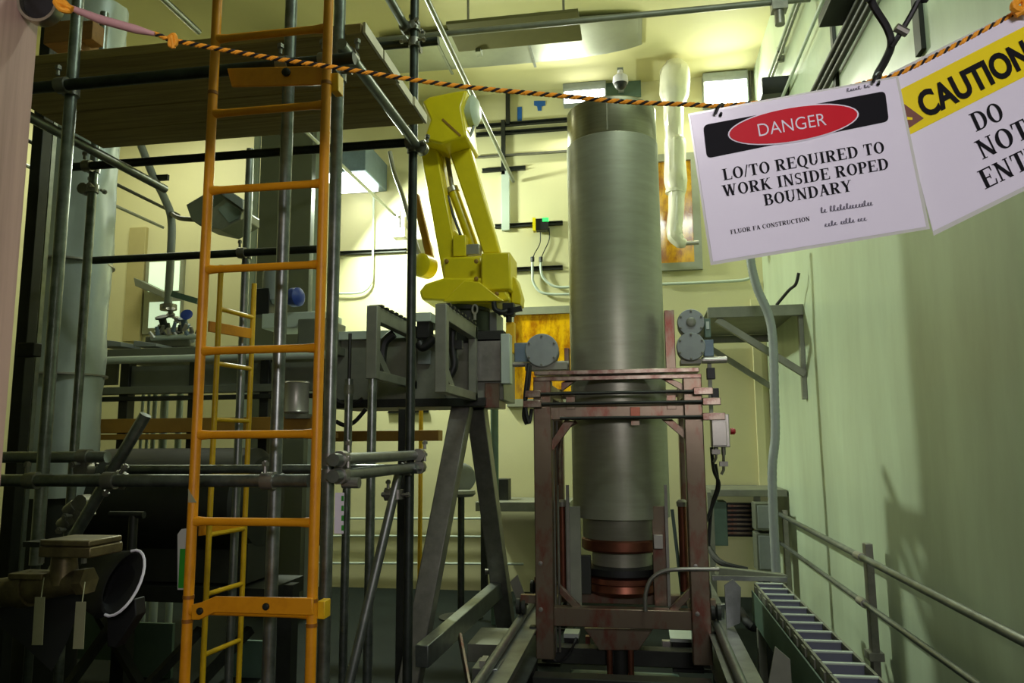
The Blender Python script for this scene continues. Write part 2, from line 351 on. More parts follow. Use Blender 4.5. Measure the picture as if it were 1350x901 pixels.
# track
zT = P(700, 806, 4.9).z
def rail(xc, lab, y0=2.6, y1=7.6):
    t = thing('track_rail', lab, 'rail', 'floor rails under the carriage')
    b = obj('beam', MB().box((xc, (y0+y1)/2, zT-.1), (.17, y1-y0, .012)).box((xc, (y0+y1)/2, zT-.19), (.012, y1-y0, .18)).box((xc, (y0+y1)/2, zT-.28), (.17, y1-y0, .012)), 'galv', t)
    obj('round_rail', MB().tube([(xc-.03, y0, zT-.06), (xc-.03, y1, zT-.06)], .024, 14).box((xc-.03, (y0+y1)/2, zT-.085), (.02, y1-y0, .03)), 'galv', t)
    k = y0+.3
    while k < y1:
        obj('leg', MB().box((xc, k, (zT-.286)/2), (.1, .1, zT-.286)).box((xc, k, .01), (.2, .2, .02)), 'darksteel', t); k += 1.1
    return t
XLr = P(672, 862, 4.35).x; XRr = P(958, 840, 4.7).x
rail(XLr, 'galvanized track rail beam left of the carriage, beside the A-frame stand')
rail(XRr, 'galvanized track rail beam right of the carriage, beside the cable chain')
def plate(n, lab, cat, pts, Y, d, m): return T(n, lab, cat, PR(MB(), pts, Y, d), m, .002)
tb = thing('end_stop', 'pale bracket block bolted at the end of the left track rail', 'bracket')
obj('block', R(622, 882, 656, 925, 3.95, .2), 'galv', tb, .004); obj('lug', R(632, 872, 640, 884, 3.97, .1), 'silverbox', tb)
plate('rail_guard', 'tilted dark steel plate beside the left rusty post', 'plate', [(672, 768), (682, 758), (697, 800), (690, 815)], 5.25, .02, 'greysteel')
plate('rail_guard', 'upright grey steel plate right of the rusty carriage frame', 'plate', [(955, 772), (966, 764), (977, 775), (976, 822), (958, 830)], 5.0, .015, 'galv')
plate('rail_guard', 'small folded grey plate on the right track rail', 'plate', [(938, 800), (956, 797), (955, 822), (940, 822)], 5.3, .05, 'galv')
plate('rail_guard', 'grey triangular plate beside the near end of the cable chain', 'plate', [(1022, 853), (1042, 870), (1046, 930), (1008, 930)], 3.6, .012, 'greysteel')
# carriage frame
YC0, YC1 = 4.86, 5.74
cf = thing('carriage_frame', 'rusty red steel carriage frame holding the tall cylinder', 'frame')
zt0 = P(815, 500, YC0).z; zc = P(815, 815, YC0).z
xLp, xRp = P(716, 640, YC0).x, P(918, 640, YC0).x; pw = .115
zfoot = zT-.03
for x in (xLp, xRp):
    p_ = obj('post', MB().box((x, YC0+.055, (zt0+zfoot-.25)/2), (pw, .11, zt0-zfoot+.25)), 'rust', cf, .006)
    q_ = obj('post', MB().box((x, YC1, (zt0+zfoot)/2), (pw*.9, .1, zt0-zfoot)), 'rust', cf, .006)
    obj('side_beam', MB().box((x, (YC0+YC1)/2, zt0-.06), (.09, YC1-YC0-.1, .09)), 'rust', cf, .005)
    obj('side_beam', MB().box((x, (YC0+YC1)/2, zc), (.09, YC1-YC0-.1, .1)), 'rust', cf, .005)
    for zz in (zT+.3, zT+.02): obj('bolt', MB().lathe([(.014, 0), (.014, .01), (0, .012)], (x-pw*.2, YC0-.0, zz), (0, -1, 0), 8), 'steel', p_)
    for yw in (YC0+.12, YC1-.1):
        s = 1 if x > VX else -1; xq = XRr-.03 if s > 0 else XLr-.03
        obj('wheel', MB().lathe([(.03, -.03), (.05, -.03), (.05, -.008), (.04, 0), (.05, .008), (.05, .03), (.03, .03)], (xq, yw, zT+.01), (1, 0, 0), 20), 'darksteel', cf)
        obj('wheel_bracket', MB().beam((x, yw, zT+.06), (xq, yw, zT+.06), .05, .05), 'rust', cf)
def fbar(y0, y1, x0, x1, Y, d, m='rust', nm='cross_beam', bev=.004): return obj(nm, R(x0, y0, x1, y1, Y, d), m, cf, bev)
fbar(487, 493, 704, 922, YC0-.02, .16, 'rustlight', 'top_plate')
fbar(495, 501, 703, 925, YC0-.01, .02, 'rustlight')
fbar(533, 553, 722, 908, YC0+.04, .06)
fbar(804, 829, 728, 912, YC0+.02, .09)
fbar(784, 797, 740, 905, YC0+.3, .06)
fbar(515, 525, 712, 912, YC1-.02, .06); fbar(488, 497, 712, 912, YC1-.02, .06)
for y, x0, x1 in ((518, 700, 930), (531.5, 700, 940), (551, 738, 942)):
    z = P(815, y, YC0-.05).z
    ro = obj('clamp_rod', MB().tube([(P(x0, y, 4.81).x, YC0-.05, z), (P(x1, y, 4.81).x, YC0-.05, z)], .0105, 10), 'darksteel', cf)
    for a, b in (((692, 713), (914, 940)), ((690, 714), (926, 950)), (None, (926, 956)))[(518, 531.5, 551).index(y)], :
        for e in (a, b):
            if e: obj('sleeve', MB().box(((P(e[0], y, 4.81).x+P(e[1], y, 4.81).x)/2, YC0-.05, z), (P(e[1], y, 4.81).x-P(e[0], y, 4.81).x, .045, .045)), 'rustlight', ro, .004)
# gussets and braces
for pts in ([(725, 585), (725, 600), (757, 556), (745, 553)], [(872, 553), (886, 553), (908, 572), (908, 584)], [(880, 806), (893, 806), (914, 784), (914, 772)], [(738, 772), (738, 784), (760, 806), (770, 806)], [(740, 516), (740, 505), (757, 497), (766, 497)], [(868, 497), (880, 497), (904, 508), (904, 518)]):
    obj('gusset', PR(MB(), pts, YC0+.06, .05), 'rust', cf, .002)
obj('curved_brace', MB().tube(curve([P(738, 640, 4.95), P(738, 592, 4.95), P(744, 568, 4.95), P(760, 556, 4.95)]), .014, 8), 'rustlight', cf)
ib = obj('inspection_block', R(831, 537, 844, 549, YC0+.02, .03), 'copper', cf, .002); obj('lug', R(832, 553, 843, 561, YC0+.03, .02), 'rust', ib)
for x in (752, 885): obj('guide_lug', R(x-6, 521, x+6, 540, YC0+.03, .03), 'rust', cf, .002)
for x, s in ((757, -1), (872, 1)):
    o = obj('guide_plate', R(x-11, 668, x+9, 800, 5.05, .02), 'greysteel' if s < 0 else 'rust', cf, .002)
    obj('guide_rail', R(x+s*8-2, 640, x+s*8+2, 800, 5.02, .03), 'steel', o)
for x in (742, 901):
    o = obj('damper', MB().lathe([(.028, P(x, 780, 5.1).z), (.028, P(x, 668, 5.1).z), (.02, P(x, 668, 5.1).z)], V((P(x, 720, 5.1).x, 5.1, 0)), n=16), 'copper', cf)
    obj('cap', MB().lathe([(.034, P(x, 668, 5.1).z), (.036, P(x, 662, 5.1).z), (.02, P(x, 659, 5.1).z)], V((P(x, 720, 5.1).x, 5.1, 0)), n=16), 'silverbox', o)
obj('guide_rod', MB().beam(P(886, 672, 5.2), P(900, 790, 5.2), .022, .022), 'greenpanel', cf)
for x in (731, 736): obj('guide_rod', VB(x, 700, 4.98, P(x, 860, 4.98).z, P(x, 555, 4.98).z, .008, 8), 'steel', cf)
obj('lift_rail', R(877, 409, 890, 492, 5.02, .1), 'rust', cf, .003)
obj('lift_rail', R(744, 459, 750, 492, 5.02, .08), 'rust', cf, .003)
sk = obj('drive_skirt', MB().prism([P(770, 829, 5.1), P(862, 829, 5.1), P(842, 858, 5.1), P(790, 858, 5.1)], (0, .35, 0)), 'rust', cf, .004)
obj('drive_shaft', MB().lathe([(.09, 0), (.09, .12), (.075, .13), (.075, P(818, 850, 5.2).z)], (P(818, 860, 5.25).x, 5.25, 0), n=24), 'darksteel', cf)
for x in (804, 832): obj('drive_screw', VB(x, 880, 5.12, .05, P(x, 845, 5.12).z, .02, 12), 'copper', cf)
obj('latch_block', R(862, 706, 874, 724, 4.98, .05), 'silverbox', cf, .002)
for x in (772, 868): obj('ring_clamp', R(x-7, 733, x+7, 784, 5.06, .05), 'darksteel', cf, .003)
obj('bumper', R(698, 827, 706, 838, YC0-.01, .06), 'darksteel', cf); obj('bumper', R(936, 836, 946, 848, YC0, .06), 'black', cf)
T('bent_pipe', 'thin bent copper-grey pipe curving across the lower carriage frame', 'pipe', MB().tube(curve([P(851, 806, 4.83), P(851, 785, 4.83), P(858, 765, 4.83), P(874, 754, 4.83), P(900, 751, 4.82), P(948, 751, 4.82)]), .013, 10), 'steel')
hp = thing('cable_loop', 'black cable loop hanging beneath the carriage at left', 'cable')
obj('cable', MB().tube(curve([P(725, 830, 5.0), P(722, 855, 5.0), P(732, 872, 5.0), P(748, 866, 5.0), P(760, 842, 5.1)]), .009, 8), 'rubber', hp)
for k, yy in enumerate((4.6, 5.25, 6.4)):
    T('track_tie', ['dark cross tie between the track rails nearest the camera', 'dark cross tie between the track rails under the cylinder', 'dark cross tie between the track rails behind the carriage'][k], 'beam', MB().box(((XLr+XRr)/2, yy, zT-.34), (XRr-XLr-.2, .12, .1)), 'darksteel', .004, 'cross ties between the track rails')
ub = thing('drive_box', 'dark drive box with pale lid under the carriage at right', 'box')
obj('body', R(886, 848, 928, 888, 5.35, .25), 'darksteel', ub, .006); obj('lid', R(884, 843, 930, 848, 5.33, .28), 'palepanel', ub, .003); obj('fitting', R(873, 846, 884, 856, 5.35, .05), 'silverbox', ub, .003)
ub = thing('limit_switch', 'small pale-topped limit switch under the carriage at left', 'switch')
obj('body', R(744, 842, 762, 868, 5.35, .12), 'darksteel', ub, .004); obj('lid', R(743, 836, 763, 842, 5.33, .14), 'palepanel', ub, .002); obj('stem', R(772, 840, 778, 870, 5.35, .05), 'copper', ub)
T('sheet_plate', 'dark green sheet lying low between the track rails', 'plate', MB().box(((XLr+XRr)/2, 5.1, .1), (XRr-XLr-.5, .5, .2)), 'greenpanel', .006)
# motors on the carriage
def motor(x, y, rp, Y, lab, d=.22, ring=False):
    t = thing('round_motor', lab, 'motor', 'round grey motors on the carriage frame'); p = P(x, y, Y); r = rp*Y/F
    obj('body', MB().lathe([(r*.8, 0), (r*.86, .02), (r*.86, d), (r*.6, d+.03)], p, (0, 1, 0), 32), 'motor', t)
    c = obj('end_cover', MB().lathe([(r*.9, .04), (r, .035), (r, .006), (r*.95, 0), (r*.1, -.004)], p, (0, 1, 0), 40), 'motor', t)
    if ring: obj('boss', MB().lathe([(r*.36, 0), (r*.36, -.01), (r*.3, -.014), (r*.05, -.014)], p, (0, 1, 0), 24), 'greysteel', c)
    for k in range(6): obj('bolt', MB().lathe([(.008, 0), (.008, -.008), (.004, -.01)], p+V((math.cos(k*1.047+.5)*r*.86, 0, math.sin(k*1.047+.5)*r*.86)), (0, 1, 0), 6), 'greysteel', c)
    obj('mount_foot', MB().box(p+V((0, d*.55, -r-.0)), (r*1.4, d*.7, .03)), 'greysteel', t)
    return t
mt = motor(714, 462, 22.5, 4.92, 'round grey motor on the left side of the carriage, before the amber window')
obj('gearbox', R(678, 452, 700, 478, 5.05, .14), 'bluegrey', mt, .006); obj('shaft', HB(676, 750, 480, 5.0, .017), 'silverbox', mt)
obj('bracket', R(692, 478, 748, 488, 4.95, .1), 'greysteel', mt, .003)
mt = motor(911, 425, 17.5, 4.98, 'upper round grey motor right of the cylinder, ring on its cover', ring=True)
mt = motor(911, 457, 18.5, 4.93, 'lower round grey motor right of the cylinder, plain cover')
obj('shaft', HB(925, 958, 475, 4.98, .022), 'silverbox', mt)
so = thing('sensor_stack', 'slim grey-green sensor block beside the two right motors', 'sensor')
obj('housing', R(929, 420, 937, 445, 4.98, .08), 'greenpanel', so, .003); obj('window', R(931, 424, 935, 434, 4.975, .01), 'palepanel', so); obj('housing', R(928, 448, 941, 470, 4.98, .08), 'bluegrey', so, .003)
obj('stem', R(934, 470, 939, 545, 4.99, .03), 'greysteel', so); obj('connector', R(932, 485, 943, 500, 4.97, .05), 'black', so, .003); obj('connector', R(938, 512, 948, 525, 4.97, .05), 'black', so, .003)
eb = thing('junction_box', 'silver electrical junction box on the right of the carriage frame', 'electrical box')
eo = obj('body', R(938, 546, 962, 590, 4.80, .09), 'silverbox', eb, .005); obj('lid', R(939, 556, 958, 588, 4.79, .012), 'silverbox', eb, .003)
obj('knob', MB().lathe([(.02, 0), (.02, .022), (.012, .03)], P(963, 569, 4.84), (1, 0, 0), 14), 'red', eb)
for x, b in ((944, 604), (954, 620)):
    g = obj('cable_gland', VB(x, 597, 4.85, P(x, 600, 4.85).z, P(x, 589, 4.85).z, .014, 10), 'steel', eb)
    obj('pipe', MB().tube([P(x, 599, 4.85), P(x, b, 4.85), P(x-3, b+6, 4.85)], .009, 8).box(P(x, b-8, 4.85), (.05, .03, .03)), 'steel', g)
for k, pts in enumerate(([(938, 590), (941, 620), (948, 640), (940, 665), (930, 690)], [(943, 612), (946, 640), (938, 670), (934, 720)])):
    T('hose', ['black hose hanging from the junction box to the right post', 'second thin black hose below the junction box'][k], 'hose', MB().tube(curve([P(a, b, 4.97+k*.03) for a, b in pts]), .011, 8), 'rubber')
bh = thing('hose_bundle', 'black cable bundle hanging at the left top corner of the carriage', 'cable')
obj('cable', MB().tube(curve([P(697, 480, 4.83), P(694, 505, 4.8), P(692, 530, 4.8), P(697, 558, 4.8), P(701, 540, 4.83)]), .012, 8), 'rubber', bh)
obj('cable', MB().tube(curve([P(699, 482, 4.85), P(697, 510, 4.84), P(690, 545, 4.83), P(694, 560, 4.83)]), .01, 8), 'rubber', bh)
# ================================================================ cable chain on the right
dc = thing('cable_chain', 'segmented grey cable drag chain running along the right wall', 'cable chain')
pa = P(995, 769, 5.55); pb = P(1103, 905, 1); zD = pa.z; d = ray(1100, 901); k = (zD-EYE.z)/d.z; pn = EYE+d*k
xl_, xr_ = (pa.x+pn.x)/2, P(1033, 769, 5.55).x; yn_ = 2.9; ns = 14; st = (5.55-yn_)/ns
def cpy(o, parent, dy):
    c = o.copy(); COL.objects.link(c); c.parent = parent; c.location.y += dy; WL[c] = WL[o]+V((0, dy, 0)); return c
s0 = obj('slat', MB().box(((xl_+xr_)/2, 5.55-st*.15, zD-.03), (xr_-xl_-.03, .012, .056)), 'slatblue', dc, .002)
s1 = obj('slat_rim', MB().box(((xl_+xr_)/2, 5.55-st*.15, zD+.002), (xr_-xl_-.02, .024, .009)), 'palepanel', dc, .002)
e0 = obj('link', MB().box((xl_+.008, 5.55-st*.5, zD-.035), (.014, st*.94, .075)).box((xl_+.004, 5.55-st*.5, zD-.03), (.022, st*.4, .04)), 'greysteel', dc)
e1 = obj('link', MB().box((xr_-.008, 5.55-st*.5, zD-.035), (.014, st*.94, .075)).box((xr_-.004, 5.55-st*.5, zD-.03), (.022, st*.4, .04)), 'greysteel', dc)
for i in range(1, ns):
    for o in (s0, s1, e0, e1): cpy(o, dc, -i*st)
for j in range(5):
    x = xl_+.04+j*(xr_-xl_-.08)/4
    obj('cable', MB().tube([(x, 5.5, zD-.055), (x, yn_, zD-.055)], .012, 8), 'rubber', dc)
obj('end_bracket', MB().box(((xl_+xr_)/2-.12, 5.6, zD+.02), (xr_-xl_+.3, .03, .03)), 'galv', dc)
tr = thing('chain_trough', 'green-grey sheet trough carrying the cable chain', 'trough')
obj('side_sheet', MB().box((xl_-.02, (5.5+yn_)/2, zD-.14), (.008, 5.5-yn_, .2)), 'greenpanel', tr)
obj('bottom_sheet', MB().box(((xl_+xr_)/2, (5.5+yn_)/2, zD-.24), (xr_-xl_+.04, 5.5-yn_, .008)), 'greenpanel', tr)
for yy in (5.3, 4.4, 3.5): obj('leg', MB().box(((xl_+xr_)/2-.1, yy, (zD-.244)/2), (.05, .05, zD-.244)), 'greysteel', tr)
# ================================================================ right wall things
XH = 1.36
hr = thing('handrail', 'two-bar steel pipe handrail along the pale right wall', 'handrail')
zh = [PX(1135, 735, XH).z, PX(1142, 798, XH).z]
for i, z in enumerate(zh):
    obj('rail_pipe', MB().tube([(XH, 1.6, z), (XH, 4.1, z), (XH, 8.2, z+.01)], .021 if i == 0 else .017, 14), 'galv', hr)
pp = PX(1143, 760, XH+.03); ztp = PX(1143, 718, XH+.03).z
hp_ = obj('post', MB().box((XH+.045, pp.y, ztp/2), (.045, .07, ztp)), 'steel', hr, .003)
obj('post_base', MB().box((XH+.045, pp.y+.01, PX(1147, 862, XH+.03).z), (.09, .11, .05)), 'greysteel', hr, .003)
for z in zh: obj('clamp', MB().tube([(XH, pp.y-.03, z), (XH, pp.y+.09, z)], .027, 12).box((XH+.02, pp.y+.03, z), (.05, .04, .03)), 'silverbox', hp_)
obj('post', MB().box((XH+.045, 7.9, (zh[0]+.05)/2), (.045, .07, zh[0]+.05)), 'steel', hr, .003)
def rw(x, y, X=XR-.03): return PX(x, y, X)
def wallpipe(lab, x, y, r, m, y0=1.3, y1=8.6, X=XR-.05, nm='conduit'):
    p = PX(x, y, X); t = thing(nm, lab, 'conduit', 'conduits along the top of the right wall')
    obj('pipe', MB().tube([(X, y0, p.z), (X, y1, p.z)], r, 10), m, t)
    for yy in (3.2, 5.2, 7.2): obj('strap', MB().box((X+.02, yy, p.z), (.06, .03, r*2+.03)), 'steel', t)
wallpipe('thin pale conduit high on the right wall, leftmost of the pair', 1046, 10, .016, 'palepanel')
wallpipe('thin pale conduit high on the right wall, right one of the pair', 1052, 8, .016, 'galv')
wallpipe('single pale conduit on the right wall below the paired conduits', 1081, 10, .015, 'palepanel')
for k, x in enumerate((1127, 1136, 1145)):
    p = PX(x, 10, XR-.04)
    T('cable', ['black cable on the right wall, upper strand of three', 'black cable on the right wall, middle strand of three', 'black cable on the right wall, lowest strand of three'][k], 'cable', MB().tube([(XR-.04, 1.3, p.z), (XR-.04, 7.6, p.z)], .02, 10), 'black', group='black cables along the right wall')
T('wall_strut', 'dark vertical strut channel on the right wall behind the conduits', 'strut', MB().box(PX(1097, 30, XR-.012), (.024, .06, 1.0)), 'darksteel', .002)
T('wall_strut', 'dark vertical strut channel high on right wall above the yellow-band sign', 'strut', MB().box(PX(1209, 10, XR-.012), (.024, .09, .5)), 'darksteel', .002)
T('wall_speaker', 'small black box on the right wall just above the danger sign', 'speaker', MB().box(PX(1020, 118, XR-.12), (.24, .2, .17)), 'black', .006)
T('wall_hook', 'thin black hooked rod leaning from the right wall shelf', 'rod', MB().tube(curve([P(1024, 402, 7.05), P(1040, 383, 6.9), P(1049, 375, 6.8), P(1053, 360, 6.75)]), .014, 8), 'black')
# shelf bracket in the corner
sh = thing('wall_shelf', 'grey steel wall shelf with diagonal braces in the back right corner', 'shelf')
zs = P(980, 411, 7.0).z; x0 = P(933, 411, 7.0).x
obj('front_beam', MB().box(((x0+XR)/2, 7.02, zs), (XR-x0, .05, .1)), 'greysteel', sh, .004)
obj('shelf_plate', MB().box(((x0+XR)/2, 7.9, zs+.03), (XR-x0, 1.7, .012)), 'greysteel', sh)
obj('rear_beam', MB().box(((x0+XR)/2, 8.75, zs-.02), (XR-x0, .05, .08)), 'greysteel', sh, .004)
for y in (7.04, 8.7): obj('diagonal_brace', MB().beam((x0+.08, y, zs-.06), (XR-.01, y, zs-.06-.52), .05, .06), 'greysteel', sh, .003)
obj('wall_leg', MB().box((XR-.02, 7.06, zs-.4), (.04, .06, .8)), 'greysteel', sh, .003)
fc = thing('flexible_conduit', 'thick grey flexible conduit hanging down in the back right corner', 'conduit')
pts = curve([P(a, b, 6.75) for a, b in ((988, 325), (991, 352), (999, 382), (1013, 415), (1019, 450), (1021, 520), (1022, 575), (1018, 620), (1020, 690), (1024, 768), (1027, 862))], 14)
obj('hose', MB().tube(pts, [.037+(.0025 if i % 2 else 0) for i in range(len(pts))], 14), 'motor', fc)
obj('end_fitting', MB().tube([pts[0], pts[2]], .05, 12), 'steel', fc)
# low cabinets in the corner
lc = thing('corner_bench', 'low grey steel bench top in the back right corner', 'bench')
zbt = P(985, 650, 8.2).z
obj('top', MB().box(((P(935, 650, 8.2).x+XR)/2, 8.55, zbt), (XR-P(935, 650, 8.2).x-.03, .8, .07)), 'greysteel', lc, .004)
obj('back_board', R(948, 640, 998, 648, 8.9, .05), 'greysteel', lc)
for x in (938, 1000): obj('leg', MB().box((P(x, 700, 8.25).x, 8.25, zbt/2), (.06, .06, zbt)), 'greysteel', lc)
T('grey_cabinet', 'flat grey-green cabinet under the corner bench, beside louvers', 'cabinet', R(937, 662, 959, 720, 8.3, .3), 'greenpanel', .004)
lv = thing('louver_vent', 'brown louvered vent under the corner bench', 'vent')
obj('backing', R(958, 664, 993, 708, 8.45, .1), 'black', lv)
for k in range(7): obj('slat', R(959, 666+k*6, 992, 669+k*6, 8.40, .05), 'rust', lv, .002)
for k, (a, b, c, d_) in enumerate(((996, 664, 1024, 700), (998, 704, 1026, 754))):
    t = thing('wall_box', ['upper grey metal box under the bench in right corner', 'lower larger grey metal box under the bench in right corner'][k], 'electrical box')
    obj('body', R(a, b, c, d_, 7.9, .25), 'cabinet', t, .005); obj('door', R(a+3, b+3, c-3, d_-3, 7.89, .012), 'motor', t, .003)
T('floor_cable', 'thick black cable looping on the floor behind the right rail', 'cable', MB().tube(curve([P(934, 722, 6.6), P(945, 738, 6.4), P(960, 746, 6.3), P(985, 752, 6.3)]), .025, 8), 'rubber')
gd = thing('guide_bar', 'long flat grey bar crossing behind the end of the cable chain', 'bar')
obj('bar', MB().beam(P(945, 753, 5.9), P(1035, 763, 6.0), .1, .06), 'greysteel', gd, .003)
p = P(1010, 760, 5.97); obj('leg', MB().box((p.x, 5.97, (p.z-.03)/2), (.05, .05, p.z-.03)), 'darksteel', gd)
T('floor_hose', 'large black hose curving on the floor beside the right rail', 'hose', MB().tube(curve([P(975, 805, 5.6), P(990, 826, 5.4), P(1003, 822, 5.6), P(1008, 790, 5.9)]), .03, 10), 'rubber')
# ================================================================ robot, beam and stands
YR = 6.0
gb = thing('support_beam', 'long grey steel box beam carrying the yellow robot', 'beam')
obj('beam_body', R(432, 446, 664, 530, 5.75, .55), 'greysteel', gb, .008)
obj('top_plate', R(428, 436, 560, 447, 5.7, .6), 'palepanel', gb, .003); obj('bottom_flange', R(432, 526, 640, 537, 5.68, .65), 'darksteel', gb, .004)
obj('top_flange', R(575, 437, 664, 451, 5.7, .6), 'darksteel', gb, .003)
obj('end_plate', R(622, 447, 660, 503, 5.70, .05), 'steel', gb, .004); obj('end_block', R(639, 505, 658, 538, 5.72, .3), 'rust', gb, .004)
obj('cover_plate', R(551, 462, 567, 480, 5.72, .02), 'motor', gb); obj('stiffener', PR(MB(), [(560, 527), (586, 527), (586, 470), (574, 490)], 5.71, .03), 'greysteel', gb)
obj('actuator', R(660, 440, 672, 506, 5.6, .12), 'palepanel', gb, .006)
def bracket(lab, xn, yt, yb, Yn, Yf, foot):
    t = thing('side_bracket', lab, 'bracket', 'steel brackets on the robot beam')
    a = P(xn, yt, Yn); bz = P(xn, yb, Yn).z
    obj('near_post', MB().box((a.x, Yn, (a.z+bz)/2), (.075, .075, a.z-bz)), 'greysteel', t, .005)
    obj('top_bar', MB().box((a.x, (Yn+Yf)/2, a.z-.05), (.06, Yf-Yn, .1)), 'greysteel', t, .003)
    for k in range(8): obj('tooth', MB().box((a.x+.0, Yn+.06+k*(Yf-Yn-.1)/8, a.z+.008), (.09, .05, .016)), 'darksteel', t)
    obj('bottom_bar', MB().box((a.x, (Yn+Yf)/2, bz+.03), (.06, Yf-Yn, .06)), 'greysteel', t, .003)
    obj('far_post', MB().box((a.x, Yf-.04, (a.z+bz)/2), (.06, .06, a.z-bz)), 'greysteel', t, .004)
    obj('diagonal', MB().beam((a.x-.03, Yn+.05, bz+.25), (a.x-.03, Yn+.4, bz+.04), .03, .07), 'greysteel', t)
    if foot: obj('leg', MB().tube([(a.x, Yn, 0), (a.x, Yn, bz+.02)], .03, 12), 'tube', t)
bracket('left steel side bracket on its own round leg below the robot', 493, 404, 500, 4.75, 5.68, True)
bracket('right steel side bracket directly below the robot base', 583, 402, 518, 4.70, 5.68, False)
obj_ = thing('support_stand', 'thin steel stand post beside the orange ladder, with pointed top', 'post')
px_ = P(459, 560, 5.0); obj('tube', MB().tube([(px_.x, 5, 0), (px_.x, 5, P(460, 500, 5).z)], .028, 12), 'tube', obj_); obj('pin', MB().tube([(px_.x, 5, P(460, 500, 5).z), (px_.x, 5, P(462, 440, 5).z)], .013, 8), 'darksteel', obj_)
obj('collar', MB().tube([(px_.x, 5, P(460, 520, 5).z), (px_.x, 5, P(460, 508, 5).z)], .034, 12), 'greysteel', obj_)
T('square_post', 'dark square steel post beside the far right scaffold pole', 'post', MB().box((P(531, 700, 5.5).x, 5.5, P(531, 540, 5.5).z/2), (.07, .07, P(531, 540, 5.5).z)), 'darksteel', .004)
af = thing('a_frame_stand', 'galvanized A-frame stand with splayed legs below the robot beam', 'stand')
ap = P(614, 535, 5.95)
obj('leg', MB().beam((ap.x-.0, 5.85, ap.z+.0), PZ(540, 905, .02), .15, .15, (0, 1, 0)), 'steel', af, .008)
obj('leg', MB().beam((P(628, 535, 6.05).x, 6.05, ap.z), (P(668, 800, 7.0).x, 7.0, 0.02), .15, .15, (0, 1, 0)), 'steel', af, .008)
obj('lower_tie', MB().beam(P(556, 866, 4.9), P(662, 772, 6.9), .09, .14), 'galv', af, .006)
obj('tie_bolt', MB().tube([P(640, 754, 6.8), P(662, 754, 6.8)], .025, 10), 'steel', af)
T('gate_strut', 'rust-brown flat strut leaning against the lower tie of the A-frame', 'strut', MB().beam(P(606, 838, 5.2), P(622, 925, 4.9), .02, .06), 'rust', .003)
T('step_box', 'flat grey metal step behind the left track rail', 'step', R(616, 850, 662, 874, 5.6, .5), 'greysteel', .005)
rb = thing('yellow_robot', 'large yellow industrial robot arm on the steel beam', 'robot')
bx = P(617, 415, YR).x
obj('base', MB().lathe([(.2, P(617, 440, YR).z), (.2, P(617, 415, YR).z), (.18, P(617, 412, YR).z), (.18, P(617, 396, YR).z)], (bx, YR, 0), n=36), 'robotdark', rb)
obj('base_box', R(620, 412, 655, 440, YR-.05, .3), 'motor', rb, .006)
tt = obj('turntable', PR(MB(), [(552, 384), (560, 374), (585, 366), (640, 366), (668, 382), (672, 396), (650, 401), (600, 398), (556, 396)], YR-.26, .52), 'robot', rb, .02)
obj('rib', PR(MB(), [(583, 398), (612, 370), (632, 372), (664, 397)], YR-.32, .07), 'robot', tt, .008)
obj('gear_housing', R(584, 338, 636, 376, YR-.2, .42), 'robot', rb, .02)
obj('motor_cover', R(634, 333, 673, 383, YR-.28, .34), 'robot', rb, .015)
obj('rear_fin', PR(MB(), [(673, 362), (680, 366), (687, 390), (686, 402), (674, 400)], YR-.15, .2), 'robot', rb, .01)
la_ = obj('lower_arm', PR(MB(), [(552, 188), (574, 188), (608, 366), (585, 372)], YR-.12, .2), 'robot', rb, .012)
obj('arm_flange', PR(MB(), [(561, 190), (580, 190), (596, 300), (614, 318), (614, 340), (603, 346)], YR-.02, .2), 'robot', la_, .008)
obj('side_boss', R(597, 310, 614, 338, YR-.16, .1), 'robot', la_, .006)
obj('parallel_link', PR(MB(), [(588, 188), (618, 188), (659, 333), (637, 335)], YR-.06, .14), 'robot', rb, .012)
bl = obj('balancer', MB().tube([P(597, 250, YR+.05), P(624, 325, YR+.05)], .045, 16), 'robotdark', rb)
bl.data.materials[0] = MATS['robot']
obj('rod', MB().tube([P(588, 196, YR+.05), P(597, 252, YR+.05)], .022, 10), 'steel', bl); obj('collar', MB().tube([P(596, 248, YR+.05), P(598, 254, YR+.05)], .056, 16), 'silverbox', bl)
obj('rear_link', MB().beam(P(548, 258, YR+.1), P(567, 340, YR+.1), .06, .06), 'brownbeam', rb, .006)
obj('joint_cover', MB().lathe([(.07, -.05), (.1, -.03), (.1, .08), (.07, .1)], P(562, 352, YR), (-.4, -1, 0), 20), 'robot', rb)
hd = obj('wrist_housing', PR(MB(), [(556, 134), (566, 127), (600, 120), (616, 118), (609, 141), (615, 179), (583, 190), (558, 184), (567, 158)], YR-.3, .5), 'robot', rb, .02)
obj('motor_cap', MB().lathe([(.11, 0), (.13, .02), (.13, .1), (.09, .13), (.02, .14)], P(611, 148, YR-.1), (1, -.1, 0), 24), 'palepanel', hd)
obj('seam', PR(MB(), [(584, 156), (608, 178), (606, 180), (582, 158)], YR-.305, .01), 'brownbeam', hd)
obj('hose', MB().tube(curve([P(622, 150, YR-.1), P(625, 163, YR-.1), P(620, 178, YR-.1), P(614, 186, YR-.1)]), .014, 8), 'motor', rb)
obj('hose', MB().tube(curve([P(514, 200, YR+.3), P(520, 228, YR+.3), P(532, 262, YR+.2), P(548, 320, YR+.1), P(556, 345, YR)]), .02, 8), 'greysteel', rb)
obj('hose', MB().tube(curve([P(590, 258, YR-.02), P(598, 285, YR-.02), P(608, 312, YR-.02)]), .012, 8), 'black', rb)
obj('linkage_bracket', R(605, 322, 632, 336, YR-.14, .12), 'silverbox', rb, .006)
